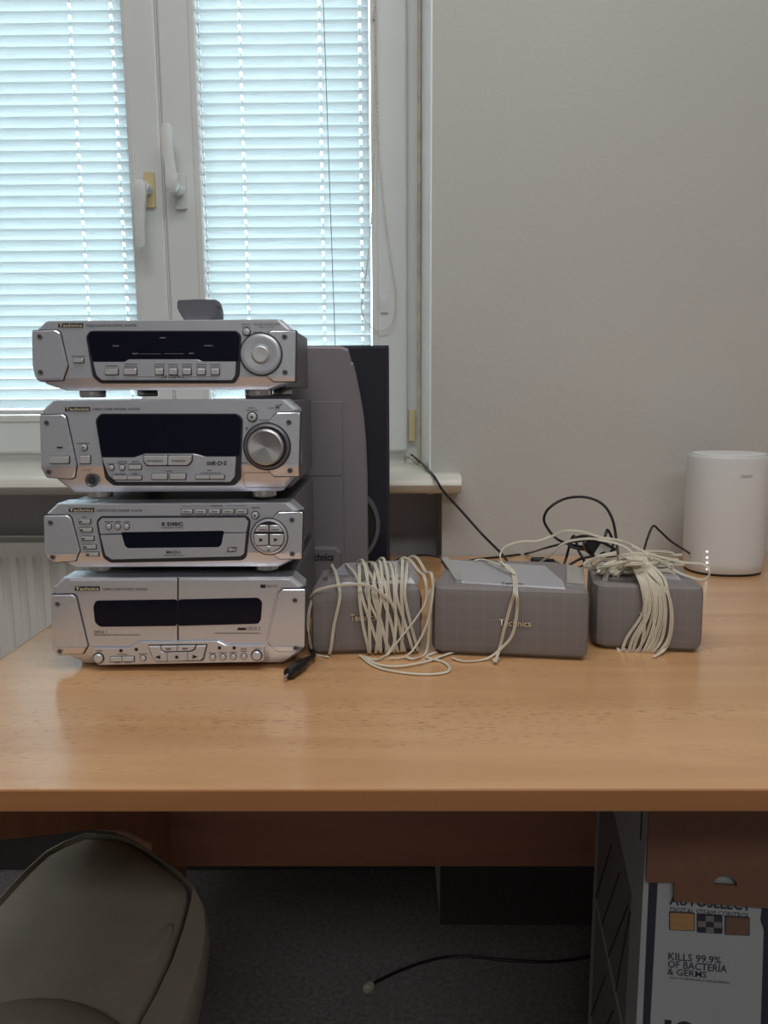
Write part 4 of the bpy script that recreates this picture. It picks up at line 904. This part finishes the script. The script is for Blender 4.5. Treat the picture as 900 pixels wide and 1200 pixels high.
# antenna plug at the stack's foot
g0 = on(340, 788, DESK+.007); g1 = on(362, 772, DESK+.008)
ap = thing('aerial_plug', 'black plug with bent sleeve on the desk beside the cassette deck', 'plug', (g0.x, g0.y, DESK))
dv = (g1-g0); dl = dv.length; dv.normalize(); sd = dv.cross(Vector((0, 0, 1))).normalized(); uu = sd.cross(dv)
bm = bmesh.new(); loft(bm, [[g0+dv*(a*dl)+(sd*math.cos(t)+uu*math.sin(t))*w for t in [2*math.pi*k/12 for k in range(12)]] for a, w in ((-.12, .0038), (-.08, .0062), (.05, .0066), (.12, .0056), (.2, .0066), (.62, .0062), (.7, .0045), (1.0, .0035), (1.1, .0026))]); obj('plug_body', bm, 'black_plastic', ap, angle=35)
bm = bmesh.new(); tube(bm, [g0-dv*.003, g0-dv*.012-uu*.002], .0018, 8, 0); obj('plug_pin', bm, 'steel', ap)
bm = bmesh.new(); tube(bm, [g1-dv*.002, on(368, 768, DESK+.007), on(364, 755, DESK+.004), on(361, 735, DESK+.003), on(362, 715, DESK+.003)], .0022, 7, 6); obj('plug_cable', bm, 'black_plastic', ap, smooth=True)

# ------------------------------------------------------------------ padded chair under the desk
ZC = .455
outR = [(100, 974), (125, 974.5), (146, 978), (170, 990), (192, 1005), (215, 1022), (232, 1040), (243, 1062), (245.5, 1090), (241, 1125), (230, 1165), (216, 1210), (198, 1260), (170, 1310), (120, 1340)]
inR = [(100, 980), (125, 980), (143, 982.5), (165, 994), (187, 1009), (205, 1022), (218, 1035), (222, 1043), (221, 1055), (213, 1085), (199, 1125), (180, 1165), (155, 1210), (130, 1250), (110, 1270)]
wo = [on(*p, ZC) for p in outR]; wi = [on(*p, ZC) for p in inR]
ax0 = on(100, 974, ZC); axd = (on(104, 1300, ZC)-ax0); axd.z = 0; axd.normalize()
def mir(p): q = p-ax0; q.z = 0; r = ax0+axd*(2*q.dot(axd))-q; return (r.x, r.y)
def sym(ws): return [(p.x, p.y) for p in ws] + [mir(p) for p in reversed(ws[1:])]
po, pi_ = sym(wo), sym(wi)
cyo = sum(p[1] for p in po)/len(po); CX = sum(p[0] for p in po)/len(po)
def scl(ps, s, z, dy=0): return [(CX+(x-CX)*s, cyo+(y-cyo)*s+dy, z) for x, y in ps]
chr_ = thing('desk_chair', 'beige padded chair with a raised rim pushed under the desk', 'chair', (CX, cyo, 0))
bm = bmesh.new(); loft(bm, [scl(po, .72, ZC-.10), scl(po, .86, ZC-.085), scl(po, .95, ZC-.055), scl(po, .99, ZC-.028), scl(po, 1.0, ZC-.012), scl(po, .985, ZC-.003), scl(po, .965, ZC+.0015), [(x*1.0+(CX-x)*.0, y, ZC+.001) for x, y in [(CX+(a-CX)*1.035, cyo+(b-cyo)*1.03) for a, b in pi_]], [(CX+(a-CX)*1.02, cyo+(b-cyo)*1.018, ZC-.004) for a, b in pi_], [(CX+(a-CX)*1.01, cyo+(b-cyo)*1.01, ZC-.018) for a, b in pi_]]); obj('seat_shell', bm, 'leather', chr_, angle=50)
bm = bmesh.new(); loft(bm, [scl(pi_, .96, ZC-.022), scl(pi_, .985, ZC-.008), scl(pi_, .98, ZC-.002), scl(pi_, .95, ZC+.001), scl(pi_, .8, ZC+.004), scl(pi_, .5, ZC+.005), scl(pi_, .2, ZC+.005)]); obj('seat_pad', bm, 'leather', chr_, angle=60)
bm = bmesh.new(); c = on(182, 1108, ZC+.003)
bmesh.ops.create_uvsphere(bm, u_segments=20, v_segments=10, radius=1, matrix=Matrix.Translation(c) @ Matrix.Rotation(R(-12), 4, 'Z') @ Matrix.Diagonal((.011, .035, .0022, 1))); obj('seat_dent', bm, 'leather', chr_, smooth=True)
bm = bmesh.new(); c = on(8, 1290, ZC)
bmesh.ops.create_uvsphere(bm, u_segments=32, v_segments=16, radius=1, matrix=Matrix.Translation((c.x, c.y, ZC-.002)) @ Matrix.Rotation(R(-18), 4, 'Z') @ Matrix.Diagonal((.120, .10, .042, 1))); obj('lumbar_pad', bm, 'leather', chr_, smooth=True)
bm = bmesh.new(); loft(bm, [[(CX+q*math.cos(2*math.pi*k/16), cyo+q*math.sin(2*math.pi*k/16), z) for k in range(16)] for q, z in ((.03, .07), (.03, .22), (.02, .221), (.02, ZC-.095))]); obj('column', bm, 'black_plastic', chr_, angle=40)
for k in range(5):
    a = 2*math.pi*k/5+.3; q = Vector((math.cos(a), math.sin(a), 0)); s_ = Vector((-q.y, q.x, 0)); c = Vector((CX, cyo, 0)); bm = bmesh.new()
    loft(bm, [[c+q*d+s_*w+Vector((0, 0, z0)), c+q*d-s_*w+Vector((0, 0, z0)), c+q*d-s_*w+Vector((0, 0, z1)), c+q*d+s_*w+Vector((0, 0, z1))] for d, w, z0, z1 in ((.02, .022, .07, .11), (.17, .014, .055, .075))]); leg = obj('base_arm', bm, 'black_plastic', chr_)
    bm = bmesh.new(); bmesh.ops.create_cone(bm, segments=16, radius1=.026, radius2=.026, depth=.03, cap_ends=True, matrix=Matrix.Translation(c+q*.16+Vector((0, 0, .0265))) @ Matrix.Rotation(a, 4, 'Z') @ Matrix.Rotation(R(90), 4, 'X')); obj('caster', bm, 'rubber', leg, angle=40)

# ------------------------------------------------------------------ printed box under the desk
byaw = R(7); bu = Vector((math.cos(byaw), -math.sin(byaw), 0)); bv_ = Vector((math.sin(byaw), math.cos(byaw), 0))
BO = at(752, 1075, .68); BO.z = 0; BH, BW, BD = .655, .36, .30
bx = thing('cardboard_box', 'white printed steam cleaner carton with brown flap folded down, under the desk', 'box', BO+bu*.18+bv_*.15)
def bl(a, d, z): return BO+bu*a+bv_*d+Vector((0, 0, z))
def bbox(name, a0, a1, d0, d1, z0, z1, m, parent): 
    bm = bmesh.new(); loft(bm, [[bl(a0, d0, z), bl(a1, d0, z), bl(a1, d1, z), bl(a0, d1, z)] for z in (z0, z1)]); return obj(name, bm, m, parent)
fp_ = bbox('front_side', 0, BW, 0, .004, 0, BH, 'card_white', bx); sp_ = bbox('end_side', 0, .004, .0041, BD, 0, BH, 'card_white', bx)
bbox('back_side', 0.0041, BW, BD-.004, BD, 0, BH, 'card_white', bx); bbox('end_side', BW-.004, BW, .0041, BD-.0041, 0, BH, 'card_white', bx); bbox('bottom', .0041, BW-.0041, .0041, BD-.0041, .0005, .0045, 'card_brown', bx)
fb = Frame(BO, bu, Vector((0, 0, 1)))
prism('stripe', fb, [fb.m(760.5, 1030), fb.m(771, 1030), fb.m(761, 1215), fb.m(752.5, 1215)], -.001, .0004, 'print_navy', fp_)
prism('stripe', fb, rnd([fb.m(893, 1060), fb.m(905, 1055), fb.m(905, 1215), fb.m(891, 1215), fb.m(895, 1090), fb.m(891, 1078)], .002), -.001, .0004, 'print_navy', fp_)
def btxt(s, rect, bold=0): 
    # text fitted along the face: rect = left, top, right, bottom measured at the left end
    return text('lettering', fb, s, rect, 'print_navy', fp_, .0005, bold)
btxt('AUTOSELECT', (785, 1046.5, 880, 1060), .02); btxt('DIGITAL STEAM CONTROL', (785.5, 1062.5, 879, 1068.5))
btxt('KILLS 99.9%', (783.5, 1115.5, 845, 1124.3), .006); btxt('OF BACTERIA', (783, 1125, 852, 1133.5), .006); btxt('& GERMS', (782.5, 1134.2, 828, 1141.8), .006)
btxt('NO CHEMICALS REQUIRED', (785, 1144, 855, 1147)); btxt('12', (779, 1194, 815, 1222), .04)
for i, (x0, y0, x1, y1, m) in enumerate(((784, 1068, 814, 1089.5, 'print_tan'), (816.5, 1070.5, 846.5, 1092.5, 'print_navy'), (849, 1073, 878.5, 1095, 'print_brown'))):
    q = prism('picture_tile', fb, rnd([fb.m(x0, y1), fb.m(x1, y1+1.5), fb.m(x1, y0+1.5), fb.m(x0, y0)], .0015), -.001, .0005, 'print_navy', fp_)
    q2 = prism('picture_tile', fb, rnd([fb.m(x0+1, y1-1), fb.m(x1-1, y1+.5), fb.m(x1-1, y0+2.5), fb.m(x0+1, y0+1)], .0013), .0003, .0008, m, fp_)
    if i == 1:
        for cx, cy in ((0, 1), (1, 0), (2, 1), (1, 2), ):
            w, h_ = (x1-x0-2)/3, (y1-y0-2)/3; X0 = x0+1+cx*w; Y0 = y0+1.4+cy*h_+cx*.5
            prism('picture_check', fb, [fb.m(X0, Y0+h_), fb.m(X0+w, Y0+h_+.5), fb.m(X0+w, Y0+.5), fb.m(X0, Y0)], .0006, .0010, 'card_side', q2)
# end side: dark picture panels
fe = Frame(bl(0, 0, 0), -bv_, Vector((0, 0, 1)))
for ps in ([(-.27, .36), (-.05, .36), (-.05, .52), (-.27, .56)], [(-.27, .18), (-.05, .18), (-.05, .345), (-.27, .345)], [(-.27, .02), (-.05, .02), (-.05, .165), (-.27, .165)]):
    pp = prism('picture_panel', fe, ps, -.001, .0005, 'card_side', sp_)
    bm = bmesh.new(); (a0, z0), (a1, _), (_, z1), _ = ps
    for k in range(4):
        t = k/4; tube(bm, [fe.P(a0+(a1-a0)*t, z0, .0006), fe.P(a0+(a1-a0)*min(1, t+.45), z1-.02, .0006)], .0012, 4, 0)
    obj('picture_lines', bm, 'ink', pp)
prism('stripe', fe, [(-.024, .60), (-.018, .60), (-.018, .64), (-.024, .64)], -.001, .0004, 'print_navy', sp_)
# the brown flap folded down over the front, with a thumb cut-out
fl = Frame(BO-bv_*.006, bu, Vector((0, 0, 1)))
o_pts = [fl.m(757.5, 1032.5), fl.m(760, 1034.5), fl.m(790, 1034.5), fl.m(790, 1056), (BW-.002, fl.m(790, 1056)[1]), (BW-.002, BH), (fl.m(757.5, 1000)[0], BH)]
hc = fl.m(850, 1037.5); hr = .0105
h_pts = [(hc[0]+hr*math.cos(t), hc[1]+hr*.95*math.sin(t)) for t in [math.pi*k/12 for k in range(13)]]
bm = bmesh.new(); es = []
for lp_ in (o_pts, h_pts):
    vs = [bm.verts.new(fl.P(a, b, 0)) for a, b in lp_]
    es += [bm.edges.new((vs[i], vs[(i+1) % len(vs)])) for i in range(len(vs))]
bmesh.ops.triangle_fill(bm, use_beauty=True, edges=es)
r_ = bmesh.ops.extrude_face_region(bm, geom=bm.faces[:]); bmesh.ops.translate(bm, vec=bv_*.003, verts=[v for v in r_['geom'] if isinstance(v, bmesh.types.BMVert)])
obj('flap', bm, 'card_brown', bx)
bbox('flap_fold', .004, BW-.002, -.006, .004, BH-.0005, BH+.0025, 'card_brown', bx)

# ------------------------------------------------------------------ network lead on the floor
nl = thing('network_lead', 'thin dark network lead with a clear plug lying on the floor', 'cable', on(432, 1157, 0))
bm = bmesh.new(); zf = .003
tube(bm, [on(*p, zf) for p in ((437, 1153), (450, 1146), (470, 1137), (495, 1128), (525, 1121), (555, 1121), (590, 1125), (640, 1127), (675, 1124), (705, 1118), (740, 1112))], .0025, 6, 6); obj('lead', bm, 'black_plastic', nl, smooth=True)
c = on(432, 1157, .0042); dq = (on(437, 1153, .0042)-c).normalized(); sq = Vector((-dq.y, dq.x, 0)); bm = bmesh.new()
loft(bm, [[c+dq*a+sq*s1*w+Vector((0, 0, s2*.004)) for s1, s2 in ((-1, -1), (1, -1), (1, 1), (-1, 1))] for a, w in ((-.009, .0055), (.005, .0058), (.010, .004))]); pg = obj('plug', bm, 'clear_plug', nl)
bm = bmesh.new()
for k in range(5): tube(bm, [c-dq*.008+sq*(-.004+.002*k)+Vector((0, 0, .0042)), c-dq*.001+sq*(-.004+.002*k)+Vector((0, 0, .0042))], .0006, 4, 0)
obj('contacts', bm, 'badge_gold', pg)

# ------------------------------------------------------------------ unseen fill lamps, added to brighten the room
lampo = thing('fill_lamp', 'long white fill lamp added unseen above the desk', 'lamp', (.05, .36, H-.07))
mkbox('fill_lamp_housing', (-.85, .06, H-.05), (.95, .66, H), 'pvc', lampo)
ld = bpy.data.lights.new('fill_light', 'AREA'); ld.shape = 'RECTANGLE'; ld.size = 1.7; ld.size_y = .5; ld.energy = FILL_W; ld.color = (1.0, .985, .965)
lo = bpy.data.objects.new('fill_light', ld); COL.objects.link(lo); lo.location = (.05, .36, H-.056)

lamp2 = thing('fill_lamp', 'long white fill lamp added unseen further back in the room', 'lamp', (.35, -1.6, H-.07))  # second added fill, for the unit fronts and under the desk
mkbox('fill_lamp_housing', (-.55, -1.9, H-.05), (1.25, -1.3, H), 'pvc', lamp2)
ld2 = ld.copy(); ld2.energy = FILL2_W; lo2 = bpy.data.objects.new('fill_light', ld2); COL.objects.link(lo2); lo2.location = (.35, -1.6, H-.056)
